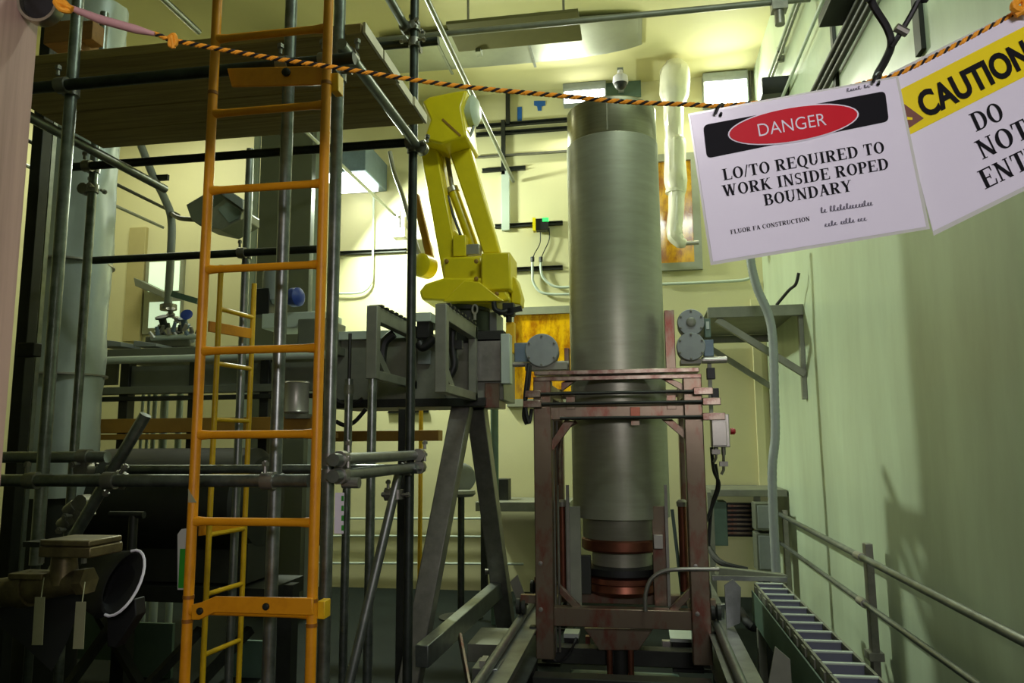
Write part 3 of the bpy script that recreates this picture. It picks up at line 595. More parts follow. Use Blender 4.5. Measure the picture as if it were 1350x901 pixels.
for x, y in ((589, 345), (596, 372), (628, 345), (628, 368), (590, 385), (655, 388)):
    obj('bolt', MB().lathe([(.018, 0), (.018, .012), (.01, .016)], P(x, y, YR-.27 if x > 600 else YR-.2), (0, -1, 0), 8), 'brownbeam', rb)
gp = thing('gripper', 'black gripper assembly hanging beside the robot base', 'gripper')
obj('body', MB().box(P(671, 409, 5.75), (.09, .09, .1)).tube([P(671, 402, 5.75), P(671, 425, 5.75)], .025, 10), 'black', gp, .005)
obj('cable', MB().tube(curve([P(651, 398, 5.7), P(653, 408, 5.7), P(662, 412, 5.7), P(668, 410, 5.72)]), .02, 8), 'rubber', gp)
obj('jaw', MB().beam(P(657, 413, 5.72), P(688, 407, 5.72), .03, .04), 'black', gp); obj('slide', R(667, 425, 678, 466, 5.75, .08), 'ladder2', gp, .004)
ng = thing('brake_cylinder', 'black actuator with curved hose between the steel brackets', 'actuator')
obj('body', R(549, 422, 566, 446, 5.3, .12), 'black', ng, .006); obj('elbow', MB().tube(curve([P(552, 452, 5.3), P(557, 458, 5.3), P(566, 452, 5.3), P(573, 445, 5.3)]), .035, 10), 'black', ng)
obj('mount', R(548, 412, 568, 424, 5.28, .46), 'palepanel', ng, .004)
T('vertical_hose', 'thick black vertical hose beside the right steel bracket', 'hose', MB().tube(curve([P(597, 432, 5.2), P(597, 460, 5.2), P(599, 482, 5.2), P(592, 497, 5.2)]), [.03]*19, 10).box(P(599, 455, 5.2), (.12, .05, .06)), 'black')
T('cable_sheath', 'flat black curved cable sheath beside the left steel bracket', 'cable', MB().tube(curve([P(519, 440, 5.2), P(508, 450, 5.2), P(504, 465, 5.2), P(503, 490, 5.2)]), .035, 8), 'black')
T('eye_bolt', 'small silver eye bolt on the robot base', 'bolt', MB().tube([P(626, 408, 5.7)+V((math.cos(a*.5236)*.02, 0, math.sin(a*.5236)*.035)) for a in range(13)], .008, 6).tube([P(626, 413, 5.7), P(626, 422, 5.7)], .012, 6), 'silverbox')
for k, pts in enumerate(([(440, 525), (452, 533), (466, 533), (478, 526)], [(443, 556), (455, 561), (468, 556), (482, 540)])):
    T('cable_loop', ['upper black cable loop sagging below the beam left of robot', 'lower black cable loop sagging below the beam left of robot'][k], 'cable', MB().tube(curve([P(a, b, 5.4) for a, b in pts]), .016, 8), 'rubber')
T('cross_beam', 'brown painted cross beam low behind the robot stand', 'beam', R(436, 568, 578, 582, 6.6, .15), 'brownbeam', .004)
T('yellow_conduit', 'thin vertical yellow pipe behind the robot stand', 'pipe', VB(555, 560, 7.2, 0, P(557, 535, 7.2).z, .022, 10), 'ladder2')
T('support_post', 'pale round post behind the A-frame stand below amber window', 'post', VB(652, 600, 7.4, 0, P(652, 530, 7.4).z, .04, 12), 'greenpanel')
st_ = thing('round_stool', 'grey stool with round back on a single post behind the A-frame', 'stool')
pS = P(608, 650, 7.6)
obj('backrest', MB().lathe([(.02, 0), (.13, .0), (.15, .015), (.13, .03), (.02, .03)], P(609, 630, 7.75), (0, -1, 0), 24), 'motor', st_)
obj('seat', MB().lathe([(.02, -.03), (.12, -.03), (.15, 0), (.14, .03), (.02, .035)], (pS.x, 7.6, P(608, 651, 7.6).z), n=24), 'greysteel', st_)
obj('post', MB().tube([(pS.x, 7.6, .03), (pS.x, 7.6, P(608, 654, 7.6).z)], .035, 12), 'darktube', st_); obj('foot', MB().lathe([(.22, 0), (.22, .015), (.05, .04)], (pS.x, 7.6, 0), n=24), 'darksteel', st_)
lb = thing('low_bench', 'low grey steel bench against the back wall left of the carriage', 'bench')
zq = P(680, 668, 8.3).z; xq0, xq1 = P(628, 670, 8.3).x, P(752, 670, 8.3).x
obj('top', MB().box(((xq0+xq1)/2, 8.6, zq), (xq1-xq0, .7, .1)), 'greysteel', lb, .004)
for x in (xq0+.08, xq1-.08): obj('leg', MB().box((x, 8.35, zq/2), (.07, .07, zq)), 'darksteel', lb)
T('bench_bin', 'small dark grey bin on the low bench at the back wall', 'bin', R(652, 632, 670, 665, 8.5, .2), 'darksteel', .005)
# ================================================================ left equipment
YE = 5.4
tb = thing('process_table', 'long grey process table with rails behind the orange ladder', 'table')
def eb_(n, x0, y0, x1, y1, Y, d, m, bev=.004): return obj(n, R(x0, y0, x1, y1, Y, d), m, tb, bev)
eb_('table_top', 118, 457, 432, 468, YE, .9, 'tablegrey'); obj('front_tube', HB(118, 432, 472, YE-.04, .03), 'palepanel', tb)
eb_('side_panel', 172, 480, 430, 509, YE+.05, .04, 'tablegrey'); eb_('middle_rail', 118, 508, 432, 518, YE, .08, 'tablegrey'); eb_('lower_rail', 118, 521, 432, 527, YE, .08, 'darksteel')
for x in (158, 250, 345, 428): eb_('leg', x-6, 468, x+6, 720, YE+.02, .09, 'darksteel')
for x in (140,): eb_('panel', x-16, 480, x+14, 508, YE+.3, .03, 'cabinet')
T('lower_beam', 'long brown painted beam below the process table at left', 'beam', R(112, 551, 432, 570, 5.2, .14).add([], []), 'brownbeam', .004)
T('lower_beam', 'thin brown ledge strip under the long brown beam at left', 'beam', R(112, 572, 432, 579, 5.15, .2), 'brownbeam', .003)
for k, x in enumerate((188, 196, 204, 217, 237)):
    T('white_pipe', ['leftmost', 'second', 'middle', 'fourth', 'rightmost'][k]+' of five pale vertical pipes beneath the process table', 'pipe', VB(x, 535, 6.4, 0, P(x, 472, 6.4).z, [.014, .014, .02, .035, .03][k], 10), 'palepanel', group='pale vertical pipes below the process table')
tk = thing('dark_tank', 'large dark horizontal tank under the process table', 'tank')
obj('shell', MB().lathe([(.05, -.05), (.3, 0), (.36, .1), (.36, 1.2), (.3, 1.27), (.05, 1.31)], (P(128, 660, 4.9).x, 4.9, P(200, 660, 4.9).z), (1, 0, 0), 32), 'tankdark', tk)
obj('base', MB().box((P(270, 760, 4.9).x, 4.9, P(270, 775, 4.9).z), (1.2, .5, .1)), 'darksteel', tk)
for x in (165, 380): obj('leg', MB().box((P(x, 800, 4.9).x, 4.9, P(x, 770, 4.9).z/2), (.1, .1, P(x, 770, 4.9).z)), 'darksteel', tk)
obj('saddle', MB().box((P(265, 730, 4.9).x, 4.9, P(200, 735, 4.9).z), (.9, .4, .25)), 'tankdark', tk)
th = thing('t_handle', 'dark T-shaped valve handle standing above the black sheath', 'handle')
obj('stem', VB(174, 720, 3.2, P(174, 790, 3.2).z, P(174, 680, 3.2).z, .02, 10), 'darksteel', th); obj('crossbar', HB(145, 190, 679, 3.2, .016), 'darksteel', th)
for k, (a, b) in enumerate((((90, 905), (165, 800)), ((185, 905), (130, 810)), ((260, 905), (330, 830)), ((180, 920), (265, 830)))):
    T('diagonal_brace', ['dark floor brace below the black sheath leaning right', 'dark floor brace leaning left below the hanging tags', 'dark floor brace seen between the orange ladder rungs', 'dark floor brace left of the orange ladder foot'][k], 'brace', MB().beam(P(*a, 4.4), P(*b, 4.75), .05, .05), 'darksteel')
for k, (x0, y0, x1, y1) in enumerate(((88, 800, 150, 870), (172, 822, 226, 905), (300, 845, 345, 905))):
    T('floor_panel', ['pale green panel leaning low behind the hanging tags', 'pale green panel leaning beside the ladder foot', 'pale green panel low between the two ladders'][k], 'panel', R(x0, y0, x1, y1, 5.3+.1*k, .03), 'greenpanel')
fd = thing('foil_duct', 'tall crinkled foil-wrapped duct left of the scaffold pole', 'duct')
pD = P(88, 430, 4.6); mb = MB(); prof = []; nn = 40; zz0, zz1 = P(75, 655, 4.6).z, 4.9
rows = 60
vs_, fs_ = [], []
for i in range(rows+1):
    z = zz0+(zz1-zz0)*i/rows
    for k in range(nn):
        a = 2*math.pi*k/nn; r = .27 + .02*noise.noise(V((math.cos(a)*2, math.sin(a)*2, z*2.2))) + .012*noise.noise(V((math.cos(a)*6, math.sin(a)*6, z*6)))
        vs_.append((pD.x+math.cos(a)*r, 4.6+math.sin(a)*r*.8, z))
for i in range(rows):
    for k in range(nn): fs_.append((i*nn+k, i*nn+(k+1) % nn, (i+1)*nn+(k+1) % nn, (i+1)*nn+k))
obj('wrap', mb.add(vs_, fs_), 'foil', fd)
for y in (340, 492): obj('seam_band', MB().lathe([(.26, -.008), (.275, -.006), (.275, .006), (.26, .008)], (pD.x, 4.6, P(88, y, 4.4).z), n=40), 'silverbox', fd)
obj('foot', MB().lathe([(.2, 0), (.2, zz0+.02)], (pD.x, 4.6, 0), n=32), 'tankdark', fd)
dp = thing('dark_post', 'dark vertical steel post right beside the pink door jamb', 'post')
obj('shaft', MB().box((P(38, 400, 3.7).x, 3.7, 2.2), (.07, .07, 4.4)), 'darksteel', dp, .004); obj('bracket', R(22, 452, 44, 470, 3.62, .06), 'darksteel', dp, .004)
T('steel_angle', 'thin bright steel angle beside the dark post at the far left', 'angle', MB().box((P(54, 400, 3.8).x, 3.8, 2.4), (.016, .03, 3.2)), 'galv')
fl = thing('flood_light', 'grey boxy flood light hanging behind the orange ladder', 'light')
obj('housing', PR(MB(), [(245, 270), (272, 254), (284, 246), (294, 258), (318, 275), (318, 287), (290, 303), (262, 297), (252, 290)], 5.4, .3), 'tablegrey', fl, .008)
gl = obj('bezel', PR(MB(), [(270, 283), (296, 262), (319, 277), (317, 289), (291, 303), (272, 298)], 5.385, .03), 'greysteel', fl, .004)
obj('glass', PR(MB(), [(287, 276), (299, 267), (316, 278), (314, 288), (302, 294)], 5.378, .012), 'clearglass', gl); obj('visor', PR(MB(), [(287, 246), (294, 246), (320, 263), (320, 276), (296, 259)], 5.33, .16), 'motor', fl, .004)
obj('bracket', MB().tube(curve([P(262, 290, 5.5), P(238, 288, 5.65), P(226, 282, 5.88)]), .02, 8), 'darksteel', fl)
gp_ = thing('bent_pipe', 'grey pipe bending down to the valve cluster on the table', 'pipe')
obj('pipe', MB().tube(curve([P(186, 192, 5.9), P(201, 230, 5.9), P(217, 262, 5.9), P(226, 290, 5.9), P(225, 340, 5.9), P(221, 405, 5.9)]), .034, 12), 'motor', gp_)
obj('flange', MB().tube([P(222, 402, 5.9), P(222, 409, 5.9)], .07, 14), 'steel', gp_); obj('hanger', MB().beam(P(192, 236, 5.9), P(222, 234, 5.9), .03, .05), 'darksteel', gp_)
vc = thing('valve_cluster', 'cluster of small steel valves and fittings on the process table', 'valves')
for i, (x, y, s, m) in enumerate(((215, 425, .1, 'darksteel'), (225, 412, .07, 'steel'), (243, 426, .09, 'bluegrey'), (236, 440, .06, 'silverbox'), (250, 445, .08, 'motor'), (210, 442, .07, 'greysteel'), (232, 422, .05, 'silverbox'))):
    p = P(x, y, 5.75+.03*(i % 3)); obj('valve', MB().lathe([(s*.3, -s*.6), (s*.5, -s*.5), (s*.5, -s*.2), (s*.3, -s*.15), (s*.32, s*.3), (s*.55, s*.35), (s*.55, s*.5), (s*.1, s*.55)], p, (.3*(i % 2), -.5, 1), 16), m, vc)
for i in range(12):
    p = P(203+i*5, 446-(i*37 % 11), 5.68+.02*(i % 4)); obj('fitting', MB().tube([p, p+V(((i % 3-1)*.03, -.02, .05+.02*(i % 2)))], [.02, .014], 8), ['silverbox', 'bluegrey', 'steel', 'darksteel'][i % 4], vc)
obj('hand_wheel', MB().lathe([(.035, -.008), (.05, 0), (.035, .008), (.01, .01)], P(246, 415, 5.7), (.3, -1, .4), 16), 'bluepaint', vc)
obj('manifold', MB().box(P(230, 452, 5.85), (.42, .2, .1)), 'greysteel', vc, .01); obj('pipe_run', MB().tube([P(200, 446, 5.7), P(262, 444, 5.7)], .022, 10), 'palepanel', vc)
obj('arm', MB().beam(P(228, 388, 5.8), P(262, 398, 5.8), .05, .05), 'greenpanel', vc)
for k, (a, b, c, d_, Y) in enumerate(((128, 447, 160, 457, 5.5), (176, 449, 206, 457, 5.55))):
    T('table_fixture', ['low grey wedge fixture at the left end of the process table', 'low grey fixture block beside the valve cluster'][k], 'fixture', PR(MB(), [(a, b), (c, b+4), (c, d_), (a, d_)], Y, .25), 'motor', .004)
pm = thing('pump_motor', 'grey pump motor with black block and blue cap behind the ladders', 'motor')
obj('bell', MB().lathe([(.05, 0), (.09, .03), (.1, .1), (.1, .26), (.06, .3)], P(362, 402, 5.6), (0, 0, 1), 24), 'motor', pm)
obj('block', R(330, 380, 355, 415, 5.5, .15), 'black', pm, .006); obj('cap', MB().lathe([(.06, 0), (.075, .03), (.075, .09), (.04, .12), (.01, .125)], P(382, 393, 5.5), (1, -.3, 0), 20), 'bluepaint', pm)
obj('plinth', R(345, 412, 428, 432, 5.5, .35), 'palepanel', pm, .005)
T('gear_casing', 'grey machine casing standing on the process table beside the ladder', 'machine', R(392, 420, 430, 458, 5.45, .4), 'tablegrey', .01)
dm = thing('steel_drum', 'pale steel drum under the process table seen through the ladder', 'drum')
obj('shell', MB().lathe([(.09, 0), (.095, .01), (.09, .02), (.09, .21), (.095, .22), (.085, .23)], P(390, 545, 5.2), n=28), 'silverbox', dm)
obj('bracket', R(376, 546, 406, 552, 5.15, .18), 'greysteel', dm)
tc = thing('grey_column', 'wide flat grey structural column behind the robot scaffold bay', 'column')
obj('web', MB().box(((P(340, 300, 7.4).x+P(409, 300, 7.4).x)/2, 7.5, ZC/2), (P(409, 300, 7.4).x-P(340, 300, 7.4).x, .2, ZC)), 'cabinet', tc, .006)
obj('edge_strip', MB().box((P(334, 300, 7.4).x, 7.42, ZC/2), (.06, .04, ZC)), 'palepanel', tc)
obj('edge_strip', MB().box((P(417, 300, 7.4).x, 7.48, ZC/2), (.1, .05, ZC)), 'palepanel', tc)
cc = thing('card_holder', 'green tag in a clear holder hanging left of the orange ladder', 'tag')
obj('holder', PR(MB(), [(234, 705), (239, 698), (246, 697), (250, 702), (250, 778), (234, 778)], 2.62, .004), 'laminate', cc); obj('card', R(236, 724, 248, 776, 2.617, .002), 'green', cc)
# ================================================================ brass valve, tags, black cloth
bv = thing('brass_valve', 'old brass pipe valve with bolted flange at the lower left corner', 'valve')
YV2 = 2.05
def q(x, y, dY=0): return P(x, y, YV2+dY)
obj('pipe', MB().tube([q(-70, 785), q(0, 782), q(30, 778), q(60, 772), q(92, 768), q(118, 766)], [.042, .042, .046, .042, .036, .032], 18), 'brass', bv)
obj('hex_nut', MB().tube([q(106, 767), q(118, 766)], .04, 6), 'brass', bv); obj('union_ring', MB().tube([q(28, 779), q(42, 776)], .052, 16), 'brass', bv)
obj('neck', MB().tube([q(84, 770), q(85, 732)], [.04, .034], 16), 'brass', bv)
fg = obj('flange', R(50, 722, 119, 736, YV2-.07, .14), 'brass', bv, .004); obj('flange', R(52, 713, 118, 721, YV2-.07, .14), 'brass', bv, .004)
for x in (56, 112): obj('bolt', VB(x, 722, YV2-.04, P(x, 740, YV2).z, P(x, 709, YV2).z, .008, 6), 'steel', fg)
obj('stub', R(10, 757, 55, 765, YV2-.04, .08), 'brass', bv, .003)
obj('handle_plate', R(30, 715, 60, 722, YV2+.06, .05), 'darksteel', bv)
for k, (x, y0, y1, s) in enumerate(((52, 788, 851, -4), (106, 794, 856, -4))):
    t = thing('paper_tag', ['pale paper tag hanging from the brass valve, left one', 'pale paper tag hanging from the brass valve nut, right one'][k], 'tag', 'paper tags on the brass valve')
    obj('card', PR(MB(), [(x-6, y0), (x+7, y0), (x+7+s*.8, y1), (x-7+s*.8, y1)], 1.94, .0015), 'tagcard', t); obj('string', MB().tube(curve([P(x+2, y0+3, 1.945), P(x+4, y0-12, 1.96), P(x+6, y0-26, 1.99)]), .0015, 5), 'tagcard', t)
T('black_cloth', 'black cloth hanging in a point below the brass valve', 'cloth', MB().add([P(a, b, Y) for a, b, Y in ((-20, 800, 2.12), (40, 796, 2.1), (104, 778, 2.12), (108, 795, 2.14), (88, 848, 2.1), (68, 886, 2.08), (30, 850, 2.07), (-20, 812, 2.1))] + [P(a, b, Y) for a, b, Y in ((-20, 800, 2.18), (40, 796, 2.2), (104, 778, 2.2), (108, 795, 2.2), (88, 848, 2.16), (68, 886, 2.13), (30, 850, 2.14), (-20, 812, 2.16))], [tuple(range(8)), tuple(range(15, 7, -1))]+[(k, (k+1) % 8, 8+(k+1) % 8, 8+k) for k in range(8)]), 'rubber')
bs = thing('black_sheath', 'black scoop-shaped rubber sheath with white rim beside the brass valve', 'sheath')
ring = []
sec = []
YS = 2.25
for t, (cx, cy, a, b, dy) in enumerate(((112, 760, 14, 30, .05), (130, 765, 22, 38, .03), (148, 770, 26, 42, .0), (162, 768, 27, 40, -.03))):
    c = P(cx, cy, YS+dy); ra, rb_ = a*YS/F, b*YS/F
    sec.append([c + V((math.cos(k*2*math.pi/24)*ra, math.sin(k*2*math.pi/24)*ra*.9, math.sin(k*2*math.pi/24)*rb_)) for k in range(24)])
mb = MB(); vs_ = [p for s in sec for p in s]; fs_ = [(i*24+k, i*24+(k+1) % 24, (i+1)*24+(k+1) % 24, (i+1)*24+k) for i in range(3) for k in range(24)]
# inner wall of the mouth
c = P(162, 768, YS-.03); inn = [c + (p-c)*.9 for p in sec[-1]]; deep = [P(150, 772, YS+.02) + (p-c)*.55 for p in sec[-1]]
n0 = len(vs_); vs_ += inn + deep
fs_ += [(72+k, 72+(k+1) % 24, n0+(k+1) % 24, n0+k) for k in range(24)] + [(n0+k, n0+(k+1) % 24, n0+24+(k+1) % 24, n0+24+k) for k in range(24)] + [tuple(n0+24+k for k in range(24)), tuple(range(24))]
bo = obj('sleeve', mb.add(vs_, fs_), 'rubber', bs)
rim = [c+(p-c)*1.0 for p in sec[-1]]
obj('rim', MB().tube([rim[k % 24] for k in range(-7, 8)], .0045, 6), 'signwhite', bo, label='white edge of the sheath mouth')
obj('flap', MB().prism([P(140, 800, YS), P(178, 790, YS), P(180, 812, YS), P(152, 855, YS), P(141, 853, YS)], (0, .05, 0)), 'rubber', bs, .004)
# ================================================================ back wall things
YW = YB
def strut(x0, x1, y, w_, lab, m='darksteel'):
    z = P((x0+x1)/2, y, YW-.03).z; a, b = P(x0, y, YW).x, P(x1, y, YW).x
    t = thing('strut_channel', lab, 'strut', 'strut channels on the back wall')
    obj('channel', MB().box(((a+b)/2, YW-.005, z), (b-a, .01, w_)).box(((a+b)/2, YW-.02, z+w_/2-.004), (b-a, .04, .008)).box(((a+b)/2, YW-.02, z-w_/2+.004), (b-a, .04, .008)), m, t)
strut(628, 752, 162, .05, 'topmost long dark strut on the back wall behind the robot')
strut(628, 752, 173, .05, 'second long dark strut on the back wall behind the robot')
strut(628, 752, 203, .02, 'thin pale strut on the back wall above the robot link', 'steel')
strut(636, 693, 223, .05, 'short dark strut on the back wall at the overhead pipe end')
strut(653, 742, 296, .05, 'dark strut on the back wall carrying the green-lit device')
strut(672, 742, 354, .05, 'dark strut on the back wall below the green-lit device')
strut(442, 536, 332, .05, 'dark strut on the bright wall left of the robot')
strut(512, 565, 542, .05, 'short dark strut low on the back wall below the beam')
for k, (x, y0, y1, w_, m) in enumerate(((670, 122, 165, .05, 'darksteel'), (664, 160, 232, .05, 'darksteel'), (667, 227, 305, .1, 'palepanel'), (1000, 395, 640, .09, 'cream'))):
    a, b = P(x, y0, YW).z, P(x, y1, YW).z
    T('vertical_strut', ['short dark vertical strut high on the back wall', 'dark vertical strut between the long wall struts', 'pale flat vertical strut above the green-lit device', 'cream vertical cover strip in the back right corner'][k], 'strut', MB().box((P(x, (y0+y1)/2, YW).x, YW-.025, (a+b)/2), (w_, .05, a-b)), m, .002)
def wconduit(lab, pts, r=.014, m='palepanel', Y=8.95):
    T('wall_conduit', lab, 'conduit', MB().tube(curve([P(a, b, Y) for a, b in pts]), r, 8), m, group='conduits on the back wall')
wconduit('pale conduit bending at lower left of the bright wall patch', [(493, 240), (492, 300), (491, 360), (489, 374), (480, 384), (466, 387), (446, 387)])
wconduit('left pale conduit dropping from the green-lit device', [(702, 341), (702, 360), (703, 372), (711, 384), (725, 388), (760, 388)], .016)
wconduit('right pale conduit dropping from the green-lit device', [(713, 341), (713, 355), (716, 366), (727, 376), (740, 379), (760, 378)], .016)
wconduit('pale conduit running right of the cylinder to the corner', [(868, 375), (920, 373), (975, 370), (988, 367)], .018)
wconduit('thin left wire above the conduit under the green-lit device', [(712, 301), (712, 320), (705, 334), (702, 342)], .006, 'darksteel')
wconduit('thin right wire above the conduit under the green-lit device', [(724, 301), (724, 316), (717, 332), (713, 342)], .006, 'darksteel')
wconduit('upper thin pipe low on the back wall behind the scaffold', [(420, 684), (520, 684), (640, 684)])
wconduit('middle thin pipe low on the back wall behind the scaffold', [(420, 707), (520, 707), (640, 708)], .012)
wconduit('lowest thin pipe low on the back wall behind the scaffold', [(420, 743), (520, 743), (690, 744)])
wconduit('short vertical conduit at the top right wall corner', [(988, 48), (989, 80), (990, 132)], .018, 'steel')
dv = thing('indicator_device', 'small wall device with green light and yellow side', 'device')
obj('body', R(703, 288, 722, 303, 8.85, .12), 'black', dv, .006); obj('side', R(702, 287, 706, 304, 8.83, .1), 'signyellow', dv); obj('lamp', R(715, 287, 723, 292, 8.84, .03), 'greenled', dv)
for x in (702, 713): obj('gland', VB(x, 341, 8.93, P(x, 345, 8.93).z, P(x, 339, 8.93).z, .024, 8), 'black', dv)
T('blue_tape', 'upright strip of blue tape on the back wall', 'tape', R(682, 141, 688, 161, YW-.006, .005), 'blue')
T('blue_tape', 'wide T-shaped patch of blue tape on the back wall', 'tape', PR(MB(), [(704, 133), (719, 133), (719, 139), (714, 140), (714, 146), (709, 146), (708, 140), (704, 139)], YW-.006, .005), 'blue')
def wlight(lab, x0, y0, x1, y1, ys):
    t = thing('wall_light', lab, 'light', 'bright rectangular lights high on the back wall')
    obj('housing', R(x0-2, y0, x1+2, y1+1, 8.86, .14), 'motor', t, .006); obj('lens', R(x0, ys, x1, y1, 8.845, .014), 'lit', t)
wlight('bright rectangular wall light left of the dome camera', 744, 108, 797, 134, 119)
wlight('bright rectangular wall light above the danger sign', 929, 94, 985, 136, 106)
T('access_panel', 'grey-green square panel behind the dome camera', 'panel', R(795, 99, 845, 128, 8.95, .05), 'greenpanel', .003)
dc2 = thing('dome_camera', 'white dome security camera above the cylinder', 'camera')
pc = P(818, 108, 8.4); r = .085
obj('housing', MB().lathe([(.03, .14), (.035, .1), (.05, .09), (.085, .06), (.09, 0), (.085, -.02)], pc, n=24), 'signwhite', dc2)
obj('dome', MB().lathe([(.075, -.02), (.07, -.05), (.05, -.08), (.02, -.095), (.001, -.098)], pc, n=24), 'black', dc2); obj('arm', MB().box(pc+V((0, .3, .15)), (.07, .62, .05)), 'motor', dc2)
def window(n, x0, y0, x1, y1, gx0, gy0, gx1, gy1):
    a = P(x0, (y0+y1)/2, YW).x; b = P(x1, (y0+y1)/2, YW).x; t = P((x0+x1)/2, y0, YW).z; l = P((x0+x1)/2, y1, YW).z
    w_ = link('window_%d' % n, None); w_['kind'] = 'structure'; WL[w_] = V((0, 0, 0)); ROOTS.append(w_)
    fw = .09
    mb = MB().box(((a+b)/2, YW-.03, t-fw/2), (b-a, .06, fw)).box(((a+b)/2, YW-.03, l+fw/2), (b-a, .06, fw)).box((a+fw/2, YW-.03, (t+l)/2), (fw, .06, t-l-2*fw)).box((b-fw/2, YW-.03, (t+l)/2), (fw, .06, t-l-2*fw))
    obj('window_frame', mb, 'winframe', w_); obj('pane', MB().box(((a+b)/2, YW-.012, (t+l)/2), (b-a-2*fw, .012, t-l-2*fw)), 'amberglass', w_)
    return w_
window(1, 669, 405, 790, 536, 0, 0, 0, 0)
window(2, 842, 205, 923, 358, 0, 0, 0, 0)
pw_ = thing('wrapped_duct', 'white plastic-wrapped exhaust duct hanging at the back wall', 'duct')
secs = [(890, 82, 12), (890, 92, 19), (890, 108, 20), (889, 125, 19), (888, 140, 13), (888, 160, 13), (889, 182, 12), (890, 187, 14), (890, 215, 14), (891, 240, 15), (892, 250, 13), (892, 256, 10.5), (891, 280, 10), (889, 300, 10), (890, 312, 10.5), (897, 320, 8), (907, 322, 4)]
pts = []; rs = []
for i in range(len(secs)-1):
    for j in range(4):
        t = j/4; pts.append(P(*[secs[i][m]*(1-t)+secs[i+1][m]*t for m in (0, 1)], 8.45)); rs.append((secs[i][2]*(1-t)+secs[i+1][2]*t)*8.45/F*(1+.03*noise.noise(V((i*3+j, 0, 0)))))
mb = MB().tube(pts, rs, 26)
ctr = pts
for i in range(len(pts)):
    for k in range(26): mb.v[i*26+k] += (mb.v[i*26+k]-pts[i])*(.09*noise.noise(V((k*.9, i*.22, 3)))+.05*math.sin(k*3.1))
obj('wrap', mb, 'plasticwrap', pw_)
for y, r_ in ((186, .118), (253, .108)): obj('tie_band', MB().tube([P(890, y-2, 8.45), P(890, y+2, 8.45)], r_, 24), 'plasticwrap', pw_)
obj('wall_collar', MB().tube([P(890, 100, 8.45), V((P(890, 100, 8.45).x, 8.99, P(890, 100, 8.45).z))], .12, 20), 'plasticwrap', pw_)
obj('nozzle', MB().tube([P(903, 321, 8.45), P(921, 320, 8.45)], .025, 10), 'silverbox', pw_)
wf = thing('box_light', 'pale blue box light glowing over the bright wall patch', 'light')
obj('housing', R(428, 188, 482, 226, 8.2, .79), 'bluegrey', wf, .01); obj('lens', R(430, 227, 480, 236, 8.25, .5), 'lit', wf)
bxw = thing('wall_plate_box', 'small hanging steel box left of the robot at the overhead pipe end', 'box')
obj('plate', R(518, 278, 527, 302, 8.8, .05), 'steel', bxw, .003); obj('box', R(517, 300, 534, 313, 8.7, .15), 'steel', bxw, .005)
# left-hand lit doorway panes
d1 = link('window_3', None); d1['kind'] = 'structure'; WL[d1] = V((0, 0, 0)); ROOTS.append(d1)
obj('window_frame', R(190, 338, 240, 440, YW-.05, .05), 'winframe', d1)
obj('pane', R(196, 345, 236, 384, YW-.06, .012), 'litwindow', d1); obj('pane', R(196, 398, 236, 432, YW-.06, .012), 'litwindow', d1)
T('wall_ledge', 'dark ledge bracket beside the lit window at left', 'ledge', PR(MB(), [(176, 366), (178, 377), (214, 392), (214, 384)], 8.7, .2), 'tablegrey', .004)
T('door_leaf', 'flat tan door leaf on the back wall left of the lit window', 'door', R(166, 300, 188, 450, YW-.06, .06), 'tan', .004)
# overhead pipes
def ohp(lab, x, y, Yf, Yn, r, m):
    p = P(x, y, Yf); T('overhead_pipe', lab, 'pipe', MB().tube([(p.x, Yn, p.z), (p.x, Yf, p.z)], r, 12), m)
ohp('bright overhead pipe running toward the camera right of the robot head', 677, 239, 8.95, 2.4, .022, 'galv')
ohp('thin overhead pipe running behind the scaffold to small steel box', 521, 284, 8.75, 5.0, .02, 'galv')
ohp('upper thin overhead pipe at left beside the flood light', 236, 284, 8.0, 5.0, .018, 'darksteel')
ohp('lower thin overhead pipe at left beside the flood light', 215, 300, 8.0, 5.0, .018, 'galv')
ohp('pale overhead pipe above the scaffold deck at upper left', 262, 42, 6.2, 3.9, .03, 'galv')
zo = P(770, 27, 6.0).z
op = thing('overhead_crossbar', 'dark olive pipe spanning overhead to the right wall', 'pipe')
obj('pipe', MB().tube([(P(470, 50, 6).x, 6, zo), (XR-.02, 6, zo)], .026, 12), 'greysteel', op); obj('end_valve', MB().box((P(1027, 8, 6).x, 6, zo-.02), (.12, .1, .13)).tube([(P(1027, 8, 6).x, 6, zo-.08), (P(1027, 8, 6).x, 6, zo-.2)], .04, 10), 'steel', op)
# ceiling duct
du = thing('ceiling_duct', 'big galvanized flat duct under the ceiling with rounded end', 'duct')
Yd = 7.75; zd = P(620, 84, 8.0).z
xd0, xd1 = P(515, 60, Yd).x, P(846, 30, Yd).x
mb = MB(); sec = []
prof = [(0, .9, .0), (.3, .95, .02), (.45, .97, .05), (.6, 1, .11), (.75, .98, .2), (.86, .93, .34), (.94, .86, .55), (.98, .8, .75), (1, .76, .93)]
NS = 28; vs_ = []
for u_, wy, lift in prof:
    x = xd0+(xd1-xd0)*u_; zb_ = zd+lift*(ZC-zd)
    for k in range(NS):
        a = 2*math.pi*k/NS; cy, cz = math.cos(a), math.sin(a)
        sy = math.copysign(abs(cy)**.6, cy); sz = math.copysign(abs(cz)**.6, cz)
        hz = (ZC-.02-zb_)/2
        vs_.append((x, Yd+sy*.42*wy, zb_+hz+sz*hz))
fs_ = [(i*NS+k, i*NS+(k+1) % NS, (i+1)*NS+(k+1) % NS, (i+1)*NS+k) for i in range(len(prof)-1) for k in range(NS)] + [tuple(range(NS)), tuple((len(prof)-1)*NS+k for k in range(NS))]
obj('shell', mb.add(vs_, fs_), 'duct', du)
